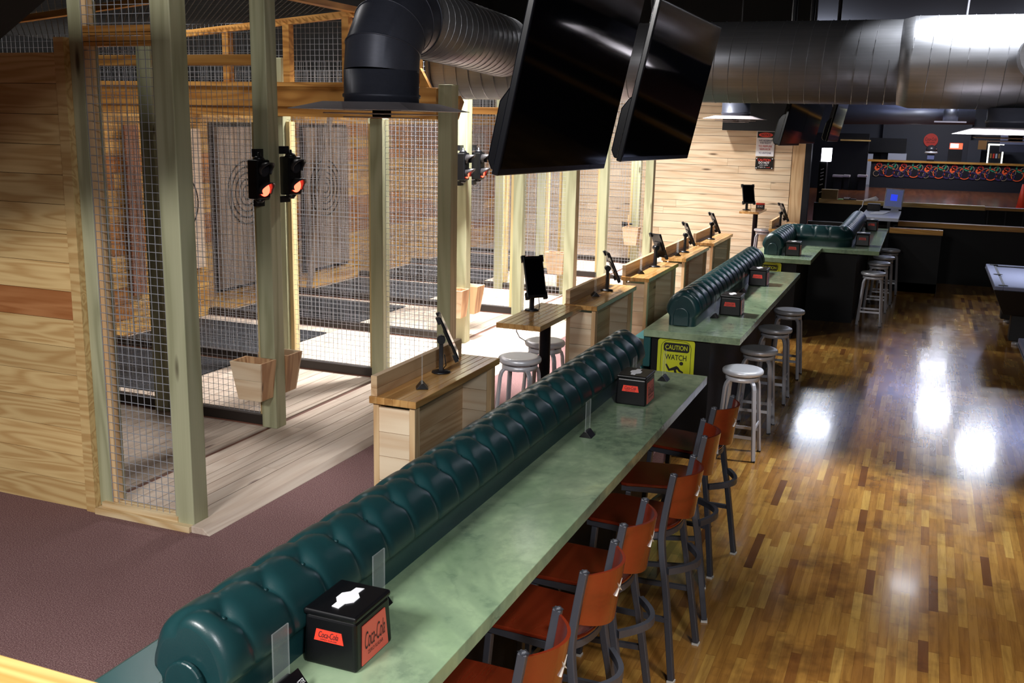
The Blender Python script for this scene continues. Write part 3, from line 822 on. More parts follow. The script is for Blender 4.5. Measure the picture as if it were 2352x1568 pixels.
def bench(label, seats, path, y0, endcaps=(), x=-2.2, amp=1.0):
    t = thing('banquette', label, 'banquette', (x, y0, 0), 'green leather banquettes behind the bar')
    mb = MB()
    for s in seats: mb.box(s[0], s[1], s[2], s[3], .44, .56, .5)
    mb.build('seat', M['teal'], t, bevel=.02, seg=3)
    mb = MB()
    for s in seats: mb.box(s[0] + .06, s[1], s[2] + .02, s[3] - .02, 0, .44, .5)
    mb.build('seat_base', M['blackcab'], t)
    mb = MB()
    for s in seats: mb.box(s[1], s[1] + .06, s[2], s[3], .56, CT - .062, .5)
    mb.build('backrest', M['teal'], t, bevel=.01)
    r = roll(path, 'bolster', t, amp)
    for (ex, ey, d) in endcaps:
        pts = [(-.1, 0)] + [(.1 * math.cos(math.pi - math.pi * i / 12), .12 + .1 * math.sin(math.pi - math.pi * i / 12)) for i in range(13)] + [(.1, 0)]
        MB().prism([(a * .66, b * .72) for a, b in pts], (ex, ey, CT + .004), (1, 0, 0), (0, 0, 1), (0, -d, 0), .022, .5).build('end_panel', M['leather'], r, bevel=.008, seg=3)
    return t


bench('nearest tufted green leather banquette beside the red chairs', [(-2.6, -2.06, 1.3, 4.6), (-2.43, -2.06, 4.605, 6.6)], [(-1.80, 2.08), (-1.80, 6.62)], 4, [(-1.80, 2.075, 1)], amp=.6)
bench('middle tufted green leather banquette behind the second counter', [(-2.46, -2.06, 8.1, 12.1)], [(-1.80, 8.33), (-1.80, 12.08)], 10, [(-1.80, 8.325, 1)])
bench('farthest tufted green leather banquette with two corners', [(-2.46, -2.06, 13.5, 15.4)], [(-1.80, 13.72), (-1.80, 15.25), (-1.02, 15.25), (-1.02, 18.45)], 15, [(-1.80, 13.715, 1)])

# ================================================================== CAUTION SIGNS
def caution(x0, y, zt, label):
    w, h = .31, .46
    t = thing('caution_sign', label, 'sign', (x0 + w / 2, y, zt - h), 'yellow caution signs on counter ends')
    def rr(x0, x1, y0, y1, r, n=5):
        pts = []
        for cx, cy, a0 in ((x1 - r, y1 - r, 0), (x0 + r, y1 - r, 90), (x0 + r, y0 + r, 180), (x1 - r, y0 + r, 270)):
            for i in range(n + 1):
                a = math.radians(a0 + 90 * i / n); pts.append((cx + r * math.cos(a), cy + r * math.sin(a)))
        return pts
    o = (x0, y, zt - h); X = (1, 0, 0); Z = (0, 0, 1); N = (0, -1, 0)
    MB().prism(rr(0, w, 0, h, .025), o, X, Z, N, .003).build('plate', M['caution'], t)
    b = MB()
    pts = [(x0 + a, y - .0042, zt - h + c) for a, c in rr(.03, w - .03, .012, h - .012, .06)]
    b.bar(pts, .0035, .0012, closed=True, up=(0, 1, 0)); b.build('border', M['inkblack'], t)
    MB().prism(rr(.05, w - .045, h - .105, h - .03, .02), (x0, y - .003, zt - h), X, Z, N, .0012).build('heading_panel', M['inkblack'], t)
    text('CAUTION', t, (x0 + w / 2 + .002, y - .0045, zt - .067), X, Z, w=.185, h=.04, mat=M['caution'], bold=.012, depth=.0008)
    text('WATCH', t, (x0 + w / 2, y - .0045, zt - .15), X, Z, w=.18, h=.046, bold=.012, depth=.0008)
    text('YOUR STEP', t, (x0 + w / 2, y - .0045, zt - h + .07), X, Z, w=.22, h=.04, bold=.012, depth=.0008)
    f = MB(); fy = y - .0035
    def limb(p, q, r): f.prism([(p[0], p[1]), (q[0], q[1]), (q[0] + r[0], q[1] + r[1]), (p[0] + r[0], p[1] + r[1])], (x0, fy, zt - h), X, Z, N, .0012)
    n = 16; f.prism([(.205 + .016 * math.cos(2 * math.pi * i / n), .262 + .016 * math.sin(2 * math.pi * i / n)) for i in range(n)], (x0, fy, zt - h), X, Z, N, .0012)
    f.prism([(.07, .245), (.083, .25), (.108, .21), (.165, .238), (.18, .23), (.2, .205), (.225, .192), (.22, .18), (.19, .19), (.172, .21), (.163, .205), (.17, .18), (.185, .165), (.172, .158), (.15, .18), (.145, .2), (.1, .19)], (x0, fy, zt - h), X, Z, N, .0012)
    f.build('falling_figure', M['inkblack'], t)
    return t


caution(-1.935, 8.105, .815, 'yellow caution sign on the end of the middle counter')
caution(-1.95, 13.49, .815, 'yellow caution sign on the end of the farthest counter')

# ================================================================== NAPKIN BOXES, CARD HOLDERS
def napkin():
    t = thing('napkin_dispenser', 'x', 'napkin dispenser', (0, 0, 0), 'black napkin dispensers on the bar')
    w, l, h = .096, .115, .165
    MB().hexa([(-w, -l, 0), (w, -l, 0), (w, l, 0), (-w, l, 0), (-w * .93, -l * .93, h), (w * .93, -l * .93, h), (w * .93, l * .93, h), (-w * .93, l * .93, h)], .5).build('body', M['plastic'], t, bevel=.012, seg=3)
    lid = MB().box(-w * .97, w * .97, -l * .97, l * .97, h - .003, h + .018, .5).build('lid', M['plastic'], t, bevel=.008, seg=3)
    pts = [(-.016, -.07), (.012, -.075), (.014, -.04), (.034, -.02), (.034, .015), (.014, .04), (.016, .075), (-.012, .07), (-.014, .04), (-.034, .02), (-.034, -.015), (-.016, -.04)]
    MB().prism(pts, (0, 0, h + .0185), (1, 0, 0), (0, 1, 0), (0, 0, 1), .002).build('napkin', M['white'], t)
    k = -.0055 / .165 * 0
    yb = -l * (1 - .07 * .73) - .0008
    lb = MB().hexa([(-.055, -l * .965 - .002, .085), (.05, -l * .965 - .002, .085), (.05, -l * .96, .085), (-.055, -l * .96, .085), (-.047, -l * .948 - .002, .122), (.042, -l * .948 - .002, .122), (.042, -l * .94, .122), (-.047, -l * .94, .122)], .5).build('front_label', M['redlabel'], t)
    text('Coca-Cola', lb, (-.003, -l * .957 - .0026, .108), (1, 0, 0), (0, .07, 1), w=.07, h=.02, mat=M['ink'], shear=.4, depth=.001)
    text('ZERO SUGAR', lb, (-.003, -l * .963 - .0026, .092), (1, 0, 0), (0, .07, 1), w=.06, h=.005, mat=M['ink'], depth=.001)
    x0, x1 = w * .992, w * .945
    sp = MB().hexa([(x0, -.082, .012), (x0 + .003, -.082, .012), (x0 + .003, .082, .012), (x0, .082, .012), (x1, -.07, .138), (x1 + .003, -.07, .138), (x1 + .003, .07, .138), (x1, .07, .138)], .5).build('side_insert', M['redprint'], t)
    ey = (x1 - x0, 0, .126)
    text('Coca-Cola', sp, ((x0 + x1) / 2 + .0034, 0, .085), (0, 1, 0), ey, w=.125, h=.055, mat=M['ink'], shear=.35, depth=.0008)
    text('ZERO SUGAR', sp, (x0 * .8 + x1 * .2 + .0034, 0, .042), (0, 1, 0), ey, w=.095, h=.012, mat=M['ink'], depth=.0008)
    return t


n0 = napkin(); nk = children(n0)
for i, (x, y, l) in enumerate(((-1.56, 2.55, 'nearest napkin box, with a large red side print, beside the near roll end'), (-1.525, 5.86, 'napkin box near the far end of the first counter'), (-1.515, 9.12, 'napkin box at the near end of the middle counter'),
                               (-1.56, 11.0, 'napkin box at the far end of the middle counter'), (-1.545, 13.86, 'napkin box on the near end of the farthest counter'), (-.77, 15.62, 'napkin box on the outer corner of the farthest counter'), (-.77, 18.05, 'farthest napkin box, before the white table'))):
    if i == 0: n0.location = (x, y, CT); n0['label'] = l
    else: dup(n0, (x, y, CT), 0, l, kids=nk)


def card():
    t = thing('card_holder', 'x', 'card holder', (0, 0, 0), 'clear card holders with black wedge feet')
    MB().prism([(-.035, 0), (.035, 0), (.006, .035), (-.006, .035)], (0, -.04, 0), (1, 0, 0), (0, 0, 1), (0, 1, 0), .08, .5).build('foot', M['plastic'], t, bevel=.002)
    MB().box(-.0025, .0025, -.04, .04, .032, .2, .5).build('clear_sheet', M['acrylic'], t)
    return t


k0 = card(); kk = children(k0)
CARDS = [(-1.62, 2.27, CT, 'card holder beside the nearest napkin box'), (-1.625, 2.86, CT, 'card holder just beyond the nearest napkin box'), (-1.57, 5.05, CT, 'card holder alone in the middle of the first counter'), (-1.62, 6.18, CT, 'card holder behind the second napkin box'),
         (-1.49, 6.45, CT, 'card holder at the far corner of the first counter'), (-1.62, 8.86, CT, 'card holder at the near end of the middle counter'), (-1.63, 10.4, CT, 'card holder half way along the middle counter'), (-.76, 18.3, CT, 'card holder beside the farthest napkin box')]
for i, (x, y, z, l) in enumerate(CARDS):
    if i == 0: k0.location = (x, y, z); k0['label'] = l
    else: dup(k0, (x, y, z), 0, l, kids=kk)
t = thing('can_sign', 'small black tent card with green mark by the near roll end', 'tent card', (-1.575, 2.26, CT))
MB().hexa([(-1.56, 2.21, CT), (-1.54, 2.21, CT), (-1.54, 2.31, CT), (-1.56, 2.31, CT), (-1.59, 2.21, CT + .06), (-1.588, 2.21, CT + .06), (-1.588, 2.31, CT + .06), (-1.59, 2.31, CT + .06)], .5).build('card', M['plastic'], t)
text('MONSTER', t, (-1.5635, 2.27, CT + .034), (0, 1, 0), (-.045, 0, .06), w=.06, h=.016, mat=M['white'], depth=.003)

# ================================================================== DESKS (scoring kiosks)
KT = 1.05
def desk():
    t = thing('scoring_desk', 'x', 'desk', (0, 0, 0), 'pine scoring desks along the carpet')
    L = 1.18; W_ = .29
    tp = MB()
    for i in range(6): tp.box(i * W_ / 6, (i + 1) * W_ / 6, 0, L, KT - .04, KT)
    tp.build('tabletop', M['butcher'], t, bevel=.003)
    MB().box(.006, .044, .012, L - .06, KT, KT + .045).box(.006, .044, .012, L - .06, KT + .046, KT + .115).build('upstand', M['pine_y'], t, bevel=.002)
    for y0, nm in ((.03, 'near_panel'), (L - .08, 'far_panel')):
        mb = MB(); z = 0
        while z < .97:
            mb.box(.045, .235, y0, y0 + .02, z, min(z + .138, 1.0)); z += .141
        mb.build(nm, M['pine_x'], t)
    for x0, y0 in ((.012, .025), (.012, L - .085), (.235, .03), (.235, L - .085)):
        MB().box(x0, x0 + .034, y0, y0 + .06, 0, KT - .04).build('corner_stud', M['pine_z'], t, bevel=.002)
    mb = MB(); z = 0
    while z < .97: mb.box(.046, .064, .05, L - .05, z, min(z + .138, 1.0)); z += .141
    mb.build('back_panel', M['pine_y'], t)
    return t


d0 = desk(); dk = children(d0)
DESKS = [(-2.735, 4.72, 1.0, 'nearest pine scoring desk, standing against the green roll'), (-2.735, 8.0, 1.06, 'second pine scoring desk, just beyond the pedestal table'), (-2.745, 9.76, 1.1, 'third pine scoring desk'), (-2.75, 11.46, 1.13, 'fourth pine scoring desk'),
         (-2.765, 13.2, 1.15, 'fifth pine scoring desk'), (-2.13, 15.62, 1.0, 'farthest pine scoring desk, behind the tall roll')]
LB = ['nearest pine scoring desk, standing against the green roll', 'pine scoring desk touching the table with the upright tablet', 'pine scoring desk whose tablet shows its bracketed back', 'pine scoring desk between the bracketed tablet and the farthest pale desk', 'pine scoring desk nearest the pale board wall, on the carpet', 'pine scoring desk half hidden behind the far tufted roll']
for i, (x, y, s, _) in enumerate(DESKS):
    if i == 0: d0.location = (x, y, 0); d0['label'] = LB[0]
    else: dup(d0, (x, y, 0), 0, LB[i], sc=(1, s, 1), kids=dk)


def tablet():
    t = thing('tablet_stand', 'x', 'tablet stand', (0, 0, 0), 'tablets on black stands')
    MB().lathe([(.058, 0), (.056, .008), (.03, .014), (.016, .016)], n=20).build('base', M['blackmetal'], t)
    MB().box(-.013, .013, -.017, .017, .012, .20, .5).build('pole', M['blackmetal'], t, bevel=.003)
    mb = MB(); n = 12; mb.tube([(0, -.03, .205), (0, .03, .205)], .026, 12); mb.build('hinge', M['blackmetal'], t)
    # tablet faces +x, leaning back, portrait
    a = math.radians(24); up = Vector((-math.sin(a), 0, math.cos(a))); n_ = Vector((math.cos(a), 0, math.sin(a)))
    c = Vector((.045, 0, .225))
    tb = MB().obox(c, n_ * .008, Vector((0, .085, 0)), up * .14, .5).build('tablet', M['plastic'], t, bevel=.005)
    MB().obox(c + n_ * .0086, n_ * .0006, Vector((0, .075, 0)), up * .122, .5).build('screen', M['screen'], tb)
    mb = MB()
    for sy in (-1, 1):
        for sz in (-1, 1):
            mb.obox(c - n_ * .01 + Vector((0, sy * .078, 0)) + up * sz * .125, n_ * .012, Vector((0, .016, 0)), up * .022, .5)
    mb.obox(c - n_ * .012, n_ * .004, Vector((0, .05, 0)), up * .05, .5)
    mb.build('clamp', M['blackmetal'], tb)
    MB().tube([(.02, .05, .1), (.03, .055, .03), (.01, .06, .004)], .003, 6).build('cable', M['blackmetal'], t)
    return t


t0 = tablet(); tk = children(t0)
TABS = [(-2.615, 5.38, KT + .002, .45, 'edge-on tablet stand on the nearest desk'), (-2.615, 8.84, KT + .002, .5, 'tilted tablet stand on the desk beside the pedestal table'), (-2.615, 10.62, KT + .002, .9, 'tablet stand turned to show its bracketed back'), (-2.615, 12.06, KT + .002, .5, 'thin edge-on tablet stand on the desk before the farthest pale desk'),
        (-2.615, 13.66, KT + .002, .5, 'edge-on tablet stand on the carpet desk nearest the board wall'), (-2.02, 16.05, KT + .002, .5, 'dark tablet stand on the desk behind the far roll')]
for i, (x, y, z, rz, l) in enumerate(TABS):
    if i == 0: t0.location = (x, y, z); t0.rotation_euler = (0, 0, rz); t0['label'] = l
    else: dup(t0, (x, y, z), rz, l, kids=tk)
for (x, y, z, l) in ((-2.55, 5.0, KT + .002, 'card holder on the nearest desk'), (-2.62, 8.5, KT + .002, 'card holder on the desk beside the pedestal table'), (-2.62, 10.05, KT + .002, 'card holder on the desk with the bracketed tablet back'), (-2.62, 11.7, KT + .002, 'card holder on the desk before the farthest pale desk')):
    dup(k0, (x, y, z), .5, l, kids=kk)
for (x, y, z, l) in ((-2.52, 4.76, KT, 'x'),): pass

# ================================================================== PEDESTAL TABLES
def ped(x0, x1, y0, y1, label):
    t = thing('pedestal_table', label, 'table', ((x0 + x1) / 2, (y0 + y1) / 2, 0), 'pedestal tables with black poles')
    mb = MB(); n = 7
    for i in range(n): mb.box(x0 + (x1 - x0) * i / n, x0 + (x1 - x0) * (i + 1) / n, y0, y1, KT - .04, KT)
    mb.build('tabletop', M['butcher'], t, bevel=.003)
    cx, cy = (x0 + x1) / 2 + .05, (y0 + y1) / 2 - .02
    MB().lathe([(.045, .02), (.045, KT - .045), (.09, KT - .044), (.09, KT - .04)], (cx, cy, 0), 20).build('pole', M['blackmetal'], t)
    MB().lathe([(.15, 0), (.15, .012), (.06, .03), (.045, .04)], (cx, cy, 0), 28).build('base', M['blackmetal'], t)
    return t


ped(-2.93, -2.57, 6.98, 7.96, 'pedestal table with two silver stools beside the wooden deck')
dup(t0, (-2.87, 7.58, KT), -.8, 'upright tablet facing the camera on the pedestal table', kids=tk, sc=(1, 1, 1.25))
mb = MB(); mb.tube([(-2.9, 7.35, KT - .045), (-2.9, 7.33, KT - .13), (-2.86, 7.3, KT - .17), (-2.8, 7.28, KT - .19)], .004, 6); tag(mb.build('hanging_cable', M['blackmetal'], base=(-2.9, 7.3, .9)), 'black cable hanging below the pedestal table', 'cable')
ped(-3.07, -2.72, 18.55, 19.5, 'pedestal table against the far board wall')
dup(t0, (-3.0, 18.9, KT), -1.1, 'tablet standing before the far board wall', kids=tk, sc=(1.3, 1.3, 1.3))
t = thing('tent_card', 'small red and black card on the far wall table', 'tent card', (-2.8, 19.35, KT))
MB().box(-2.9, -2.74, 19.35, 19.36, KT, KT + .11, .5).build('card', M['plastic'], t); MB().box(-2.9, -2.74, 19.347, 19.35, KT + .075, KT + .11, .5).build('header', M['redlabel'], t)
text('DO NOT', t, (-2.82, 19.346, KT + .045), (1, 0, 0), (0, 0, 1), w=.1, h=.035, mat=M['white'])

# ================================================================== STOOLS
def stool():
    t = thing('metal_stool', 'x', 'stool', (0, 0, 0), 'round silver bar stools')
    H = .755
    MB().lathe([(.0, H - .001), (.05, H - .004), (.12, H), (.15, H + .001), (.163, H - .004), (.17, H - .014), (.17, H - .03), (.164, H - .042), (.15, H - .046), (.0, H - .046)], n=40).build('seat', M['alu'], t)
    MB().lathe([(.128, H - .095), (.14, H - .095), (.14, H - .06), (.128, H - .06), (.128, H - .095)], n=36).lathe([(.03, H - .07), (.03, H - .046)], n=12).build('swivel_ring', M['alu'], t)
    f = .158
    for sx, sy in ((1, 1), (1, -1), (-1, 1), (-1, -1)):
        pts = []
        for u, z in ((.07, H - .085), (.085, H - .086), (.1, H - .095), (.112, H - .115), (.12, H - .15)): pts.append((sx * u, sy * u, z))
        pts += [(sx * (.12 + (f - .12) * k), sy * (.12 + (f - .12) * k), (H - .15) * (1 - k) + .008 * k) for k in (.33, .66, 1)]
        lg = MB().bar(pts, .034, .02, up=(0, 0, 1)).build('leg', M['alu_leg'], t, bevel=.003)
        MB().box(sx * f - .016, sx * f + .016, sy * f - .016, sy * f + .016, 0, .012, .5).build('foot_glide', M['plastic'], lg)
    def at(z): k = (H - .15 - z) / (H - .158); return .12 + (f - .12) * k
    for z, ax in ((.2, 0), (.27, 1)):
        q = at(z)
        for s in (-1, 1):
            a, b = ((-q, s * q, z), (q, s * q, z)) if ax == 0 else ((s * q, -q, z), (s * q, q, z))
            MB().stick(a, b, .012, .026).build('stretcher', M['alu_leg'], t)
    return t


st = stool(); sk = children(st)
STOOLS = [(-1.262, 8.36, -.18, .0, 'silver stool at the near end of the middle counter, its seat half lit'), (-1.262, 9.22, -.18, .02, 'silver stool second along the middle counter'), (-1.265, 10.3, -.18, .0, 'silver stool third along the middle counter'), (-1.265, 11.42, -.18, .0, 'silver stool at the far end of the middle counter'),
          (-.56, 15.1, -.18, 0, 'silver stool at the near end of the farthest counter'), (-.54, 16.3, -.18, 0, 'silver stool second along the farthest counter'), (-.5, 17.1, -.18, 0, 'silver stool third along the farthest counter'), (-.45, 18.2, -.18, 0, 'silver stool at the far end of the farthest counter'),
          (-2.81, 7.19, 0, .06, 'silver stool in front of the pedestal table pole'), (-2.84, 7.84, 0, .05, 'silver stool behind the pedestal table pole'), (-2.62, 18.6, 0, 0, 'silver stool tucked behind the far desk')]
for i, (x, y, z, rz, l) in enumerate(STOOLS):
    if i == 0: st.location = (x, y, z); st['label'] = l
    else: dup(st, (x, y, z), rz, l, kids=sk)

# ================================================================== CHAIRS
def chair():
    """faces -x (towards the counter); origin on the floor below the backrest centre"""
    t = thing('bar_chair', 'x', 'bar chair', (0, 0, 0), 'red wooden bar chairs with charcoal frames')
    H = .76; hw = .165
    for s in (-1, 1):
        pts = [(.06, s * .215, .012), (.0, s * .185, .45), (-.035, s * .172, .66), (-.04, s * hw, .80), (-.0, s * hw, 1.07)]
        pp = []
        P = [Vector(p) for p in pts]
        for i in range(len(P) - 1):
            for k in range(4):
                u = k / 4; p0 = P[max(i - 1, 0)]; p1 = P[i]; p2 = P[i + 1]; p3 = P[min(i + 2, len(P) - 1)]
                pp.append(.5 * ((2 * p1) + (-p0 + p2) * u + (2 * p0 - 5 * p1 + 4 * p2 - p3) * u * u + (-p0 + 3 * p1 - 3 * p2 + p3) * u ** 3))
        pp.append(P[-1])
        lg = MB().bar(pp, .032, .032, up=(1, 0, 0)).build('rear_leg', M['chairmetal'], t, bevel=.004)
        MB().box(.042, .078, s * .215 - .018, s * .215 + .018, 0, .012, .5).build('foot_glide', M['glide'], lg)
        MB().lathe([(.0, 1.078), (.023, 1.07)], (pts[-1][0], pts[-1][1], 0), 4).build('post_cap', M['chairmetal'], lg)
        lg = MB().bar([(-.40, s * .16, H - .04), (-.42, s * .175, .4), (-.45, s * .195, .012)], .03, .03, up=(1, 0, 0)).build('front_leg', M['chairmetal'], t, bevel=.004)
        MB().box(-.468, -.432, s * .195 - .017, s * .195 + .017, 0, .012, .5).build('foot_glide', M['glide'], lg)
        MB().stick((-.43, s * .185, .30), (.03, s * .2, .32), .02, .025).build('side_stretcher', M['chairmetal'], t)
    # seat: rounded D, slightly dished edge
    n = 24; out = []
    for i in range(n + 1):
        a = math.radians(-80 + 160 * i / n); out.append((-.03 + .17 * math.cos(a) - .10, .2 * math.sin(a)))
    out = [( -.02 + .12 * math.cos(math.radians(-90 + 180 * i / n)) - .10 , .195 * math.sin(math.radians(-90 + 180 * i / n))) for i in range(n + 1)]
    out += [(-.41, .2), (-.44, .19), (-.455, .16), (-.455, -.16), (-.44, -.19), (-.41, -.2)]
    MB().prism(out, (0, 0, H), (1, 0, 0), (0, 1, 0), (0, 0, 1), .018, .5).build('seat', M['cherry'], t, bevel=.007, seg=3)
    fr = [(x, y, H - .016) for x, y in ((-.43, -.175), (-.12, -.19))] + [(-.12 + .11 * math.cos(math.radians(-80 + 160 * i / 14)), .19 * math.sin(math.radians(-80 + 160 * i / 14)), H - .016) for i in range(15)] + [(-.12, .19, H - .016), (-.43, .175, H - .016)]
    MB().bar(fr, .022, .03, closed=True).build('seat_frame', M['chairmetal'], t)
    br = [(-.43, -.18, .44), (-.2, -.185, .5)] + [(-.03 + .14 * math.sin(math.pi * i / 12), -.185 + .37 * i / 12, .56) for i in range(13)] + [(-.2, .185, .5), (-.43, .18, .44)]
    br = [(.0 + .10 * math.sin(math.pi * i / 14), -.18 + .36 * i / 14, .57) for i in range(15)]
    MB().bar(br, .022, .034).build('back_brace', M['chairmetal'], t)
    MB().stick((-.435, -.185, .32), (-.435, .185, .32), .022, .034).build('footrest', M['chairmetal'], t)
    # curved plywood back
    vs = []; ni = 20; nj = 6
    for sgn in (0, 1):
        for i in range(ni + 1):
            u = i / ni * 2 - 1; bulge = .085 * (1 - u * u)
            for j in range(nj + 1):
                w = j / nj; zb = .845 - .035 * (1 - u * u); z = zb + (1.055 - zb) * w
                lean = -.036 + .036 * (z - .8) / .27
                vs.append((lean + bulge + sgn * .013, u * hw * .98, z))
    N = (ni + 1) * (nj + 1); fs = []
    for i in range(ni):
        for j in range(nj):
            a = i * (nj + 1) + j; b = a + nj + 1
            fs.append((a, a + 1, b + 1, b)); fs.append((N + a, N + b, N + b + 1, N + a + 1))
        for j in (0, nj):
            a = i * (nj + 1) + j; b = a + nj + 1; f = (a, b, N + b, N + a); fs.append(f if j == 0 else tuple(reversed(f)))
    mb = MB(); mb._add(vs, fs, .5, True); bk = mb.build('backrest', M['cherry'], t)
    md = bk.modifiers.new('edge', 'EDGE_SPLIT'); md.split_angle = .9
    mb = MB()
    for a, b in (((-.03, .93), (.0, .955)), ((.03, .93), (.0, .955)), ((-.025, .985), (.0, .955)), ((.025, .985), (.0, .955))):
        mb.prism([(a[0], a[1]), (b[0] - .006, b[1]), (b[0] + .006, b[1])], (.072, 0, 0), (0, 1, 0), (0, 0, 1), (1, 0, 0), .014)
    mb.build('cut_out', M['glide'], bk)
    return t


ch = chair(); ck = children(ch)
CH = [(-1.045, 2.93, 0, 'bar chair nearest the camera, beside the nearest napkin box'), (-1.04, 3.58, -.07, 'second bar chair from the camera, its back brightly lit'), (-1.04, 4.09, -.02, 'third bar chair from the camera'), (-.98, 4.80, -.08, 'fourth bar chair from the camera, its legs wide open on the floor'), (-1.02, 5.48, .22, 'fifth bar chair from the camera, turned slightly'), (-1.02, 6.08, -.16, 'farthest bar chair, next to the silver stools')]
for i, (x, y, rz, l) in enumerate(CH):
    if i == 0: ch.location = (x, y, -.18); ch.rotation_euler = (0, 0, rz); ch['label'] = l
    else: dup(ch, (x, y, -.18), rz, l, kids=ck)

# ================================================================== DUCTS
def spiral(mb, p0, p1, r, pitch):
    p0 = Vector(p0); p1 = Vector(p1); d = p1 - p0; L = d.length; n = int(L / pitch)
    t = d.normalized(); u = Vector((0, 0, 1)); a = nrm(t.cross(u)); b = a.cross(t)
    k = 26; pts = []
    for i in range(n * k + 1):
        s = i / k; an = 2 * math.pi * s
        pts.append(p0 + t * (pitch * s) + (a * math.cos(an) + b * math.sin(an)) * r)
    mb.bar(pts, .006, .005)


t = thing('main_duct', 'large spiral steel duct crossing the room overhead', 'duct', (-1, 9.05, 3.08))
MB().tube([(-4.4, 9.05, 3.08), (-.29, 9.05, 3.08)], .335, 64).build('pipe', M['steel'], t)
MB().tube([(-.29, 9.05, 3.08), (-.2, 9.05, 3.08), (-.1999, 9.05, 3.08), (4.5, 9.05, 3.08)], .36, 64, scl=[.93, 1, 1, 1]).build('wide_pipe', M['steel'], t)
mb = MB(); spiral(mb, (-4.36, 9.05, 3.08), (-.29, 9.05, 3.08), .336, .125); mb.build('seam', M['steel'], t)
mb = MB(); spiral(mb, (-.2, 9.05, 3.08), (4.4, 9.05, 3.08), .361, .135); mb.build('wide_seam', M['steel'], t)
mb = MB(); mb.tube([(-4.42, 9.05, 3.08), (-4.38, 9.05, 3.08)], .345, 64); mb.build('end_cap', M['steeldark'], t)
mb = MB()
for i in range(12): mb.tube([(.71, 8.7 - .03 * i, 3.1), (.71, 8.685 - .03 * i, 3.1)], .17 + .006 * (i % 2), 28)
mb.build('flexible_collar', M['steel'], t)
mb = MB(); mb.tube([(.17, 9.05, 3.43), (.22, 9.05, 5.0)], .008, 6); mb.build('hanger_rod', M['alu_leg'], t)
def diffuser(t, cx, cy, zt, r=.26, nk=.24):
    MB().lathe([(r * 1.02, 0), (r * 1.02, .05), (r * 1.06, .055), (r * 1.06, .075), (r * 1.02, .08), (r * 1.02, nk)], (cx, cy, zt), 48).build('neck', M['steeldark'], t)
    w = .48
    MB().hexa([(cx - w, cy - w, zt - .035), (cx + w, cy - w, zt - .035), (cx + w, cy + w, zt - .035), (cx - w, cy + w, zt - .035), (cx - .3, cy - .3, zt + .02), (cx + .3, cy - .3, zt + .02), (cx + .3, cy + .3, zt + .02), (cx - .3, cy + .3, zt + .02)], .5).build('ceiling_plate', M['diff'], t, bevel=.01)
    mb = MB()
    for k, zz in ((.3, -.055), (.2, -.08)): mb.box(cx - k, cx + k, cy - k, cy + k, zt + zz - .008, zt + zz, .5)
    mb.box(cx - .05, cx + .05, cy - .05, cy + .05, zt - .08, zt, .5)
    mb.build('vane', M['diff'], t, bevel=.006)


M['diff'] = plain('grey enamelled steel', (168, 160, 164), .45, .0)
t = thing('branch_duct', 'dark elbow duct dropping to a square air diffuser', 'duct', (-3.64, 6.5, 2.66))
el = [(-3.64, 6.5, 2.84)]
for i in range(0, 13):
    a = math.pi / 2 * i / 12; el.append((-3.64, 6.5 + .36 * (1 - math.cos(a)), 2.9 + .36 * math.sin(a)))
mb = MB(); 
R5 = [(-3.64, 6.5, 2.86), (-3.64, 6.52, 3.02), (-3.64, 6.62, 3.16), (-3.64, 6.78, 3.25), (-3.64, 6.92, 3.27)]
def mitre(mb, pts, r, n=48):
    pts = [Vector(p) for p in pts]; vs = []
    for i, p in enumerate(pts):
        tt = nrm((nrm(pts[min(i + 1, len(pts) - 1)] - p) if i < len(pts) - 1 else nrm(p - pts[i - 1])) + (nrm(p - pts[i - 1]) if i > 0 else nrm(pts[1] - p)))
        a = Vector((1, 0, 0)); b = tt.cross(a)
        for k in range(n): an = 2 * math.pi * k / n; vs.append(p + (a * math.cos(an) + b * math.sin(an)) * r)
    mb._add(vs, [(i * n + k, i * n + (k + 1) % n, (i + 1) * n + (k + 1) % n, (i + 1) * n + k) for i in range(len(pts) - 1) for k in range(n)], .5, True)
mitre(mb, R5, .265); e = mb.build('elbow', M['steeldark'], t); md = e.modifiers.new('edge', 'EDGE_SPLIT'); md.split_angle = .35
mb = MB()
for i in (1, 2, 3, 4):
    p = Vector(R5[i]); q0 = Vector(R5[i - 1]); q1 = Vector(R5[min(i + 1, 4)]); tt = nrm(nrm(p - q0) + (nrm(q1 - p) if i < 4 else nrm(p - q0))); a = Vector((1, 0, 0)); b = tt.cross(a)
    mb.tube([p + (a * math.cos(2 * math.pi * k / 40) + b * math.sin(2 * math.pi * k / 40)) * .267 for k in range(40)], .005, 6, closed=True)
mb.build('elbow_seam', M['steeldark'], e)
MB().tube([(-3.64, 6.92, 3.27), (-3.64, 8.73, 3.2)], .262, 56).build('pipe', M['steel'], t)
mb = MB(); spiral(mb, (-3.64, 6.95, 3.27), (-3.64, 8.7, 3.2), .263, .105); mb.build('seam', M['steel'], t)
diffuser(t, -3.64, 6.5, 2.64)
t = thing('drop_duct', 'round steel drop with a square diffuser by the far board wall', 'duct', (-3.1, 18.0, 2.68))
MB().lathe([(.24, 0), (.24, .45)], (-3.15, 18, 2.93), 40).build('pipe', M['steel'], t); MB().box(-3.16, -3.14, 17.99, 18.01, 3.3, 5, .5).build('hanger_rod', M['blackmetal'], t); diffuser(t, -3.15, 18.0, 2.70, .235)
t = thing('drop_duct', 'short drop with a square diffuser under the right end of the main duct', 'duct', (.62, 9.05, 2.6))
diffuser(t, .62, 9.05, 2.56, .22, .17)

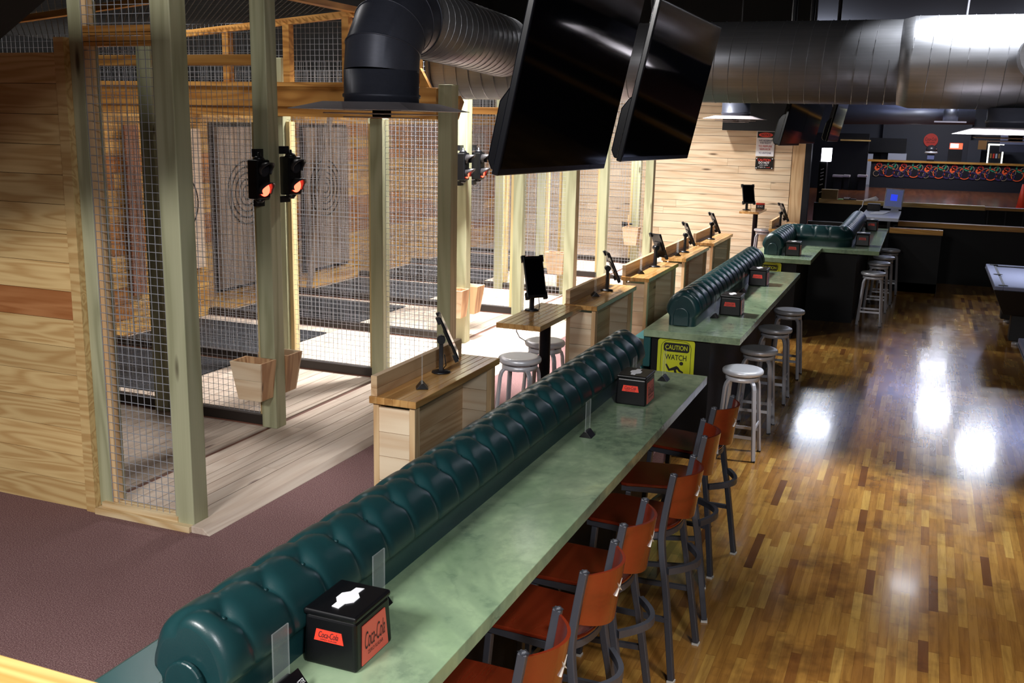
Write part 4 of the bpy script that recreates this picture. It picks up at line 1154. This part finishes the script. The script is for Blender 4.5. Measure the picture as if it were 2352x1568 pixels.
# ================================================================== TELEVISIONS
def tv():
    t = thing('television', 'x', 'television', (0, 0, 0), 'televisions hanging over the bar')
    tau = .205; up = Vector((math.sin(tau), 0, math.cos(tau))); n_ = Vector((math.cos(tau), 0, -math.sin(tau))); e = Vector((0, 1, 0)); w, h = 1.22, .70
    o = Vector((0, 0, 0))
    MB().obox(o + e * w / 2 + up * h / 2 - n_ * .012, n_ * .012, e * w / 2, up * h / 2, .5).build('frame', M['tvshell'], t, bevel=.004)
    MB().obox(o + e * w / 2 + up * (h / 2 + .006) + n_ * .0005, n_ * .0008, e * (w / 2 - .012), up * (h / 2 - .016), .5).build('screen', M['screen'], t)
    MB().prism([(.0, .0), (-.055, .0), (-.075, .03), (-.075, .22), (-.05, .27), (-.024, .29), (0, .29)], o + e * .12 - n_ * .02, n_, up, e, w - .24, .5).build('rear_housing', M['tvshell'], t, bevel=.006)
    MB().obox(o + e * w / 2 + up * h * .6 - n_ * .07, n_ * .04, e * .15, up * .15, .5).build('wall_mount', M['blackmetal'], t)
    MB().tube([o + e * w / 2 + up * h * .6 - n_ * .1, (-.05, w / 2, .75), (-.05, w / 2, 2.58)], .025, 10).build('ceiling_pole', M['blackmetal'], t)
    return t


t0v = tv(); tvk = children(t0v)
t0v.scale = (1, .875, 1); t0v.location = (-1.25, 2.97, 2.38); t0v.rotation_euler = (-.012, 0, -.022); t0v['label'] = 'nearest hanging television, the largest in view'
for (x, y, l) in ((-1.25, 4.36, 'hanging television second from the camera'), (-1.25, 9.48, 'hanging television just beyond the main duct'), (-1.25, 10.95, 'hanging television behind the one beyond the main duct'), (-1.2, 13.5, 'farthest hanging television, narrowly seen beside the dark opening')):
    o = dup(t0v, (x, y, 2.385), 0, l, kids=tvk, sc=(1, 1, 1)); o.rotation_euler = (-.012, 0, -.022)

# ================================================================== FAR WALL SIGNS
t = thing('notice_sign', 'white notice sign with a red oval on the far board wall', 'sign', (-2.87, 19.78, 2.0))
X = (1, 0, 0); Z = (0, 0, 1)
MB().box(-3.04, -2.70, 19.765, 19.78, 2.0, 2.47, .5).build('plate', M['white'], t, bevel=.03)
MB().box(-3.025, -2.715, 19.76, 19.766, 2.345, 2.455, .5).build('heading_panel', M['inkblack'], t)
mb = MB(); mb.prism([(.13 * math.cos(2 * math.pi * i / 28), .043 * math.sin(2 * math.pi * i / 28)) for i in range(28)], (-2.87, 19.761, 2.398), X, Z, (0, -1, 0), .003); mb.build('red_oval', M['redlabel'], t)
M['signblue'] = plain('blue grey ink', (70, 74, 110), .6); M['signred'] = plain('red ink', (190, 50, 60), .6)
text('NOTICE', t, (-2.87, 19.756, 2.398), X, Z, w=.17, h=.045, bold=.02)
for s, zz, mm, ww in (('WE RESERVE', 2.295, 'signblue', .25), ('THE RIGHT', 2.25, 'signblue', .21), ('TO REFUSE', 2.19, 'signred', .25), ('SERVICE', 2.135, 'signred', .2), ('TO ANYONE', 2.065, 'signblue', .23)):
    text(s, t, (-2.87, 19.763, zz), X, Z, w=ww, h=.034, mat=M[mm], bold=.015)
t = thing('warning_sign', 'small black warning sign below the white notice sign', 'sign', (-2.87, 19.77, 1.77))
MB().box(-3.03, -2.70, 19.765, 19.78, 1.765, 1.98, .5).build('plate', M['plastic'], t)
text('CAUTION', t, (-2.87, 19.762, 1.935), X, Z, w=.24, h=.045, mat=M['redlabel'], bold=.02)
text('DO NOT', t, (-2.87, 19.762, 1.885), X, Z, w=.2, h=.042, mat=M['white'], bold=.03)
text('pass table', t, (-2.87, 19.762, 1.84), X, Z, w=.15, h=.03, mat=M['white'])
text('if light is', t, (-2.91, 19.762, 1.80), X, Z, w=.14, h=.028, mat=M['white']); text('red', t, (-2.79, 19.762, 1.80), X, Z, w=.06, h=.022, mat=M['redlabel'])
mb = MB()
for a in (-3.01, -2.72):
    for b in (1.785, 1.96): mb.obox((a, 19.762, b), (.009, 0, 0), (0, .004, 0), (0, 0, .009))
mb.build('corner_studs', M['white'], t)
tag(MB().box(-3.62, -2.45, 19.35, 19.78, 2.47, 3.4, .5).build('black_cabinet', M['blackcab'], base=(-3, 19.5, 2.47)), 'black cabinet mounted high on the far board wall', 'cabinet')

# ================================================================== HALF WALLS BEYOND THE BAR
slab('wall_half_1', M['blackcab'], -.5, .335, 18.56, 19.9, -.18, .815)
struct(MB().box(-.5, .35, 18.54, 18.66, .815, .9).build('trim_7', M['capdark'], base=(0, 18.6, .84)))
struct(MB().box(-.3, .34, 18.56, 18.57, -.18, -.02, .5).build('baseboard_1', M['black'], base=(0, 18.56, -.18)))
slab('wall_half_2', M['blackcab'], .3, 9, 19.92, 20.05, -.18, .825)
slab('wall_half_2_left', M['blackcab'], -2.0, .3, 19.92, 20.05, -.18, .825)
struct(MB().box(-.4, 9, 19.88, 20.08, .825, .91).build('trim_8', M['capdark'], base=(2, 20, .86)))
slab('wall_half_3', M['navy'], -2.02, 9, 21, 21.12, -.18, 1.10)
struct(MB().box(-1.93, 1.07, 20.97, 21.15, 1.10, 1.18).build('trim_9', M['captrim'], base=(0, 21, 1.12)))
struct(MB().box(1.07, 9, 21.0, 21.15, 1.10, 1.165).build('trim_10', M['capdark'], base=(2, 21, 1.12)))
t = thing('vent_grille', 'black louvred panel on the dark half wall at right', 'panel', (1.5, 20.95, .7))
MB().box(1.09, 2.6, 20.96, 21.0, .76, 1.11, .5).build('panel', M['blackcab'], t)
for i in range(5): MB().box(1.12 + i * .3, 1.14 + i * .3, 20.94, 20.96, .78, 1.1, .5).build('divider_bar', M['black'], t)
MB().box(1.09, 2.6, 20.94, 20.96, .78, .8, .5).build('bottom_bar', M['black'], t)

# white table with till screen
t = thing('white_table', 'white topped table beyond the farthest counter', 'table', (-.7, 20, -.18))
MB().box(-1.02, -.38, 19.0, 20.75, .97, 1.03, .5).build('tabletop', M['whitelam'], t, bevel=.004)
for a, b in ((-.98, 18.98), (-.56, 18.98), (-.98, 20.6), (-.45, 20.6)): MB().box(a, a + .05, b, b + .05, -.18, .97, .5).build('leg', M['blackmetal'], t)
t = thing('till_monitor', 'white framed screen tilted on the white table', 'monitor', (-.5, 20.6, 1.03))
a = .28; up = Vector((-.18, .25, 1)).normalized(); rt = Vector((1, .0, -.06)).normalized(); up = (up - rt * up.dot(rt)).normalized(); nn = rt.cross(up); c = Vector((-.53, 20.55, 1.27))
MB().obox(c, rt * .165, up * .19, nn * .015, .5).build('frame', M['whitelam'], t, bevel=.006)
sgn = -1 if nn.y > 0 else 1
sc = MB().obox(c + up * .01 + nn * sgn * .0155, rt * .145, up * .16, nn * .001, .5).build('screen', M['glow_mon'], t)
MB().obox(c + up * .02 + nn * sgn * .0175, rt * .06, up * .06, nn * .001, .5).build('blue_window', M['glow_blue'], sc)
MB().hexa([(-.58, 20.5, 1.03), (-.42, 20.5, 1.03), (-.42, 20.65, 1.03), (-.58, 20.65, 1.03), (-.53, 20.57, 1.14), (-.47, 20.57, 1.14), (-.47, 20.62, 1.14), (-.53, 20.62, 1.14)], .5).build('foot', M['whitelam'], t)
t = thing('barcode_scanner', 'white hand scanner resting on a black box', 'scanner', (-.95, 20.6, 1.12))
mb = MB(); mb.tube([(-1.06, 20.6, 1.21), (-.95, 20.6, 1.235), (-.86, 20.6, 1.26), (-.82, 20.6, 1.23)], .035, 10, scl=[.6, .8, 1.2, .9]); mb.build('body', M['white'], t)
mb = MB(); mb.tube([(-1.07, 20.58, 1.2), (-1.08, 20.5, 1.1), (-1.12, 20.4, 1.05), (-1.11, 20.3, 1.0)], .008, 6); mb.build('cable', M['white'], t)
tag(MB().box(-.99, -.76, 20.5, 20.72, 1.03, 1.16, .5).build('card_box', M['black'], base=(-.9, 20.6, 1.03), bevel=.01), 'black box under the white hand scanner', 'box')
mb = MB(); mb.obox((-.75, 20.0, 1.034), (.12, -.02, 0), (.05, .3, 0), (0, 0, .003), .5); tag(mb.build('paper_sheet', M['white'], base=(-.75, 20, 1.03)), 'white papers lying on the white table', 'paper')
t = thing('wicker_basket', 'woven basket at the left end of the pine cap', 'basket', (-1.75, 21.05, 1.18))
mb = MB()
for j in range(7): mb.box(-1.89, -1.59, 20.99, 21.13, 1.18 + j * .026, 1.18 + j * .026 + .022, .5)
for i in range(12): mb.box(-1.885 + i * .026, -1.875 + i * .026, 20.985, 21.135, 1.18, 1.355, .5)
mb.build('weave', M['basket'], t); MB().box(-1.9, -1.58, 20.98, 21.14, 1.345, 1.37, .5).build('rim', M['basket'], t, bevel=.006)
t = thing('card_reader', 'low black device on the pine cap beside the basket', 'device', (-1.35, 21.05, 1.18))
MB().box(-1.47, -1.34, 21.0, 21.1, 1.18, 1.225, .5).box(-1.34, -1.23, 21.02, 21.08, 1.18, 1.205, .5).build('body', M['plastic'], t, bevel=.006); MB().box(-1.46, -1.36, 20.998, 21.0, 1.2, 1.22, .5).build('screen', M['white'], t)
tag(MB().box(-1.57, -1.47, 21.0, 21.1, 1.18, 1.195, .5).build('sponge', M['green'], base=(-1.5, 21, 1.18)), 'bright green pad between basket and black device', 'pad')
# tall merchandise tower with lit sign, in the dark opening
t = thing('display_stand', 'slim tower with a lit white top beside the board wall end', 'display stand', (-2.0, 21.3, 0))
MB().box(-2.0, -1.86, 21.2, 21.5, 0, 1.9, .5).build('tower', M['blackcab'], t); MB().box(-1.97, -1.80, 21.18, 21.5, 1.9, 2.16, .5).build('lit_sign', M['glow_white'], t)
for i, zz in enumerate((1.3, 1.45, 1.55, 1.62, 1.75, 1.68)): MB().obox((-1.93, 21.195, zz), (.03, 0, .012), (0, .004, 0), (-.003, 0, .008), .5).build('price_strip', M['white'], t)

# ================================================================== RINK SIDE
def Y_(px, py, y):
    d = F + RX * ((px - 1176) / 2324.986) - UX * ((py - 784) / 2324.986)
    return Vector((0, 0, 2.55)) + d * (y / d.y)


t = thing('snack_counter', 'long far counter with a circle patterned front', 'counter', (2, 48.6, 0))
YC = 48.5
MB().box(-2.35, 9, YC, YC + .6, 0, 1.14, .5).build('body', M['navy'], t)
MB().box(-2.5, 9, YC - .1, YC + .7, 1.14, 1.22).build('counter_cap', M['capdark'], t)
pf = MB().box(-2.25, 4.0, YC - .02, YC, .5, 1.14, .5).build('patterned_front', M['fabric'], t)
def ring(mb, cx, cz, r, w, n=26):
    mb.sweep([(-w / 2, -.003), (w / 2, -.003), (w / 2, .003), (-w / 2, .003)], [(cx + r * math.cos(2 * math.pi * i / n), YC - .03, cz + r * math.sin(2 * math.pi * i / n)) for i in range(n)], closed=True, up=(0, 1, 0), sm=False)
RB = {k: MB() for k in RINGM}
for i in range(8):
    x = -2.2 + i * 1.03
    for kind, dx, dz, r, w in (('orange', .62, .24, .235, .035), ('orange', .12, .36, .07, .075), ('green', .72, .54, .16, .06), ('pale', .1, .12, .12, .02), ('pale', .42, .36, .13, .02), ('pale', .85, .44, .13, .025), ('red', .2, .48, .1, .05), ('red', .2, .58, .04, .03), ('purple', .36, .2, .15, .05), ('purple', .95, .16, .14, .06)):
        if x + dx + r < 3.95: ring(RB[kind], x + dx, .5 + dz, r, w)
for k, mb in RB.items(): mb.build(k + '_circle_pattern', RINGM[k], pf)
# things on and behind the counter
slab('wall_snack', M['greywall'], -2.1, 1.7, 51.4, 51.6, 0, 3.2)
tag(MB().box(-2.6, -1.0, 50.6, 50.7, 1.5, 2.15, .5).build('wall_screen', M['plastic'], base=(-1.8, 50.6, 1.5)), 'black screen panel on the far grey wall', 'screen')
tag(MB().box(-1.75, -.95, 50.65, 50.75, 0, 1.48, .5).build('white_cabinet', M['whitelam'], base=(-1.3, 50.7, 0)), 'white panel below the black screen on the far wall', 'panel', 'white panels on the far wall')
tag(MB().box(-2.75, -2.4, 50.65, 50.75, 0, 1.42, .5).build('white_cabinet', M['whitelam'], base=(-2.6, 50.7, 0)), 'narrow white panel at the left below the black screen', 'panel', 'white panels on the far wall')
c = Y_(2138, 322, 51.37)
t = thing('round_sign', 'round red sign with dark script on the far grey wall', 'sign', tuple(c))
MB().prism([(.31 * math.cos(2 * math.pi * i / 40), .31 * math.sin(2 * math.pi * i / 40)) for i in range(40)], c, X, Z, (0, -1, 0), .03).build('disc', M['redlabel'], t)
text('Coca-Cola', t, c + Vector((0, -.032, .05)), X, Z, w=.48, h=.14, mat=M['ink'], shear=.4, depth=.004)
text('ZERO SUGAR', t, c + Vector((0, -.032, -.1)), X, Z, w=.36, h=.06, mat=M['ink'], depth=.004)
c = Y_(2137, 366, 48.7); c.z = 1.223
t = thing('candy_floss_machine', 'dome topped machine on the far counter below the round sign', 'machine', tuple(c))
MB().box(c.x - .15, c.x + .15, c.y - .15, c.y + .15, c.z, c.z + .32, .5).build('body', M['plastic'], t); MB().lathe([(.26, .34), (.28, .36), (.2, .48), (.0, .5)], c, 24).lathe([(.12, .3), (.12, .36)], c, 16).build('bowl', M['alu'], t)
MB().lathe([(.24, .42), (.22, .56), (.14, .66), (0, .7)], c, 24).build('dome', M['lens'], t); MB().box(c.x - .14, c.x + .14, c.y - .16, c.y - .15, c.z + .08, c.z + .25, .5).build('label_panel', M['glow_mon'], t)
c = Y_(2192, 366, 49.4); c.z = 1.22
t = thing('drinks_machine', 'drinks dispenser with a lit red and white top', 'machine', tuple(c))
MB().box(c.x - .28, c.x + .28, c.y - .2, c.y + .2, c.z - .4, c.z + .52, .5).build('body', M['plastic'], t); MB().box(c.x - .25, c.x + .27, c.y - .22, c.y - .2, c.z + .54, c.z + .8, .5).build('lit_header', M['glow_soda'], t)
MB().box(c.x - .22, c.x + .1, c.y - .235, c.y - .22, c.z + .6, c.z + .77, .5).build('lit_window', M['glow_white'], t)
a = Y_(2285, 360, 50.5)
t = thing('glass_fridge', 'drinks fridge outlined by a lit white frame', 'fridge', (a.x, a.y, 0))
fw = .32; MB().box(a.x - fw, a.x + fw, 50.5, 51.1, 0, 1.98, .5).build('cabinet', M['navy'], t)
mb = MB(); 
for q in ((-fw, -fw + .06, .2, 2.0), (fw - .06, fw, .2, 2.0), (-fw, fw, 1.95, 2.02)): mb.box(a.x + q[0], a.x + q[1], 50.46, 50.5, q[2], q[3], .5)
mb.build('lit_frame', M['glow_door'], t)
for i in range(4):
    for j in range(3): MB().box(a.x - .2 + i * .11, a.x - .13 + i * .11, 50.47, 50.5, .55 + j * .42, .75 + j * .42, .5).build('bottle_row', (M['redlabel'], M['whitelam'], M['tan'])[(i + j) % 3], t)
a = Y_(2243, 340, 50.9)
tag(MB().box(a.x - .35, a.x + .2, 50.9, 51.0, 0, 2.15, .5).build('cooler_door', M['greywall'], base=(a.x, 50.9, 0)), 'dark steel door behind the far counter', 'door')
tag(MB().box(a.x + .05, a.x + .4, 50.88, 50.9, 1.75, 2.15, .5).build('notice_board', M['tan'], base=(a.x, 50.9, 1.7)), 'small tan board beside the dark steel door', 'board')
a = Y_(2330, 290, 46.5)
t = thing('wall_mural', 'pale panel with a stick figure drawing at the far right', 'panel', (a.x, a.y, 2.2))
MB().box(a.x - .45, a.x + 3, 46.5, 46.6, 2.05, 3.4, .5).build('board', plain('pale grey board', (104, 108, 128), .5), t)
mb = MB(); bx_, bz_ = a.x + .25, 2.75
mb.lathe([(.0, -.07), (.05, -.05), (.07, 0), (.05, .05), (0, .07)], (bx_, 46.48, bz_ + .35), 12)
for p, q in (((0, .28), (0, -.02)), ((0, .25), (-.28, .05)), ((0, .25), (.25, .3)), ((0, -.02), (-.25, -.3)), ((0, -.02), (.12, -.35))): mb.stick((bx_ + p[0], 46.48, bz_ + p[1]), (bx_ + q[0], 46.48, bz_ + q[1]), .03, .05)
mb.build('figure', M['inkblack'], t)
tag(MB().box(a.x - .45, a.x + 3, 46.2, 46.5, 1.75, 2.02, .5).build('shelf_edge', M['greywall'], base=(a.x, 46.3, 1.8)), 'grey ledge under the stick figure panel', 'ledge')
a = Y_(2342, 463, 40)
t = thing('traffic_cone', 'orange traffic cone with white bands on the rink floor', 'cone', (a.x, 38, 0))
cx = Y_(2346, 460, 38).x
MB().box(cx - .2, cx + .2, 37.8, 38.2, 0, .04, .5).build('base', M['cone'], t); MB().lathe([(.15, .04), (.03, .85), (.0, .86)], (cx, 38, 0), 20).build('body', M['cone'], t)
for z0, z1 in ((.38, .52), (.6, .74)): MB().lathe([(.152 - .148 * (z0 - .04) / .81 + .004, z0), (.152 - .148 * (z1 - .04) / .81 + .004, z1)], (cx, 38, 0), 20).build('band', M['white'], t)
# far ducts and strip lamps
t = thing('far_duct', 'long steel duct hanging above the rink', 'duct', (0, 34, 3.6))
MB().tube([Y_(1940, 262, 33), Y_(2240, 262, 33)], .3, 32).build('pipe', M['steel'], t)
for px in (1990, 2200): q = Y_(px, 262, 33); MB().box(q.x - .01, q.x + .01, q.y - .01, q.y + .01, q.z + .28, 5, .5).build('hanger_rod', M['blackmetal'], t)
c = Y_(2182, 280, 32); MB().lathe([(.2, 0), (.2, .5)], c, 24).build('drop', M['steel'], t); MB().box(c.x - .42, c.x + .42, 31.6, 32.4, c.z - .02, c.z + .02, .5).build('diffuser_plate', M['diff'], t)
for i, (px, py, yy, w, l) in enumerate(((2155, 243.5, 36, .32, 'lit strip lamp hanging higher above the rink'), (2190, 252, 40, .32, 'lit strip lamp hanging lower above the rink'))):
    c = Y_(px, py, yy); t = thing('strip_lamp', l, 'lamp', tuple(c), 'strip lamps above the rink')
    MB().box(c.x - w, c.x + w, yy - .1, yy + .1, c.z - .04, c.z + .04, .5).build('tube', M['glow_strip'], t); MB().box(c.x - .01, c.x + .01, yy - .01, yy + .01, c.z + .04, 5, .5).build('hanger_rod', M['blackmetal'], t)
lk = thing('locker_bank', 'dark bank of lockers left of the far counter', 'lockers', (-5, 46, 0)); MB().box(-9, -2.4, 46, 46.3, 0, 2.35, .5).build('cabinet', M['blackcab'], lk)
for i, (px, py, w, l) in enumerate(((1925, 404, 11, 'pale ledge lit at the foot of the dark lockers, wide one'), (1945, 404, 6.5, 'pale ledge beside the wide lit ledge'), (1981, 404, 10, 'thin pale ledge before the far counter'))):
    c = Y_(px, py, 45.6); t = thing('locker_bench', l, 'bench', (c.x, 45.7, 0), 'pale bench tops by the lockers')
    MB().box(c.x - w * .0195, c.x + w * .0195, 45.4, 45.95, c.z - .04, c.z + .04, .5).build('seat', M['diff'], t); MB().box(c.x - w * .015, c.x + w * .015, 45.6, 45.9, 0, c.z - .04, .5).build('base', M['blackcab'], t)
c = Y_(1976, 322.5, 45.99); MB().box(c.x - .8, c.x + .42, 45.9, 46.0, c.z - .03, c.z + .03).build('wooden_ledge', M['captrim'], lk)

# ================================================================== POOL TABLES
def pool(x, y, label):
    t = thing('pool_table', label, 'pool table', (x, y, -.18), 'pool tables at the right')
    w, l, zt = 1.3, 2.4, .62
    MB().box(x + .1, x + w - .1, y + .1, y + l - .1, zt - .06, zt - .02, .5).build('playing_cloth', M['cloth'], t)
    mb = MB()
    for q in ((0, .1, 0, l), (w - .1, w, 0, l), (.1, w - .1, 0, .1), (.1, w - .1, l - .1, l)): mb.box(x + q[0], x + q[1], y + q[2], y + q[3], zt - .05, zt, .5)
    mb.build('rail', M['cloth'], t, bevel=.008)
    mb = MB()
    for q in ((.1, .13, .12, l - .12), (w - .13, w - .1, .12, l - .12), (.14, w - .14, .1, .13), (.14, w - .14, l - .13, l - .1)): mb.box(x + q[0], x + q[1], y + q[2], y + q[3], zt - .03, zt - .005, .5)
    mb.build('cushion', M['black'], t)
    MB().hexa([(x + .14, y + .14, zt - .38), (x + w - .14, y + .14, zt - .38), (x + w - .14, y + l - .14, zt - .38), (x + .14, y + l - .14, zt - .38), (x - .01, y - .01, zt - .05), (x + w + .01, y - .01, zt - .05), (x + w + .01, y + l + .01, zt - .05), (x - .01, y + l + .01, zt - .05)], .5).build('body', M['black'], t, bevel=.006)
    for a, b in ((.25, .25), (.25, l - .45), (w - .45, .25), (w - .45, l - .45)):
        lg = MB().box(x + a, x + a + .2, y + b, y + b + .2, -.12, zt - .36, .5).build('leg', M['black'], t, bevel=.01); MB().lathe([(.05, 0), (.05, .03), (.02, .06)], (x + a + .1, y + b + .1, -.18), 14).build('foot', M['alu'], lg)
    mb = MB()
    for a, b in ((.1, .1), (.1, l / 2), (.1, l - .1), (w - .1, .1), (w - .1, l / 2), (w - .1, l - .1)): mb.lathe([(.06, zt - .018 + .022), (.0, zt - .018 + .0221)], (x + a, y + b, 0), 16)
    mb.build('pocket', M['inkblack'], t)
    return t


pool(.95, 14.2, 'pool table with pale blue cloth near the dark half wall')
pool(.97, 8.25, 'nearer pool table cut by the right edge of the photo')

# near platform rail
struct(MB().box(-3.2, -.2, 1.0, 1.32, 1.45, 1.5).build('trim_11', M['captrim'], base=(-1.5, 1.2, 1.45), bevel=.006))
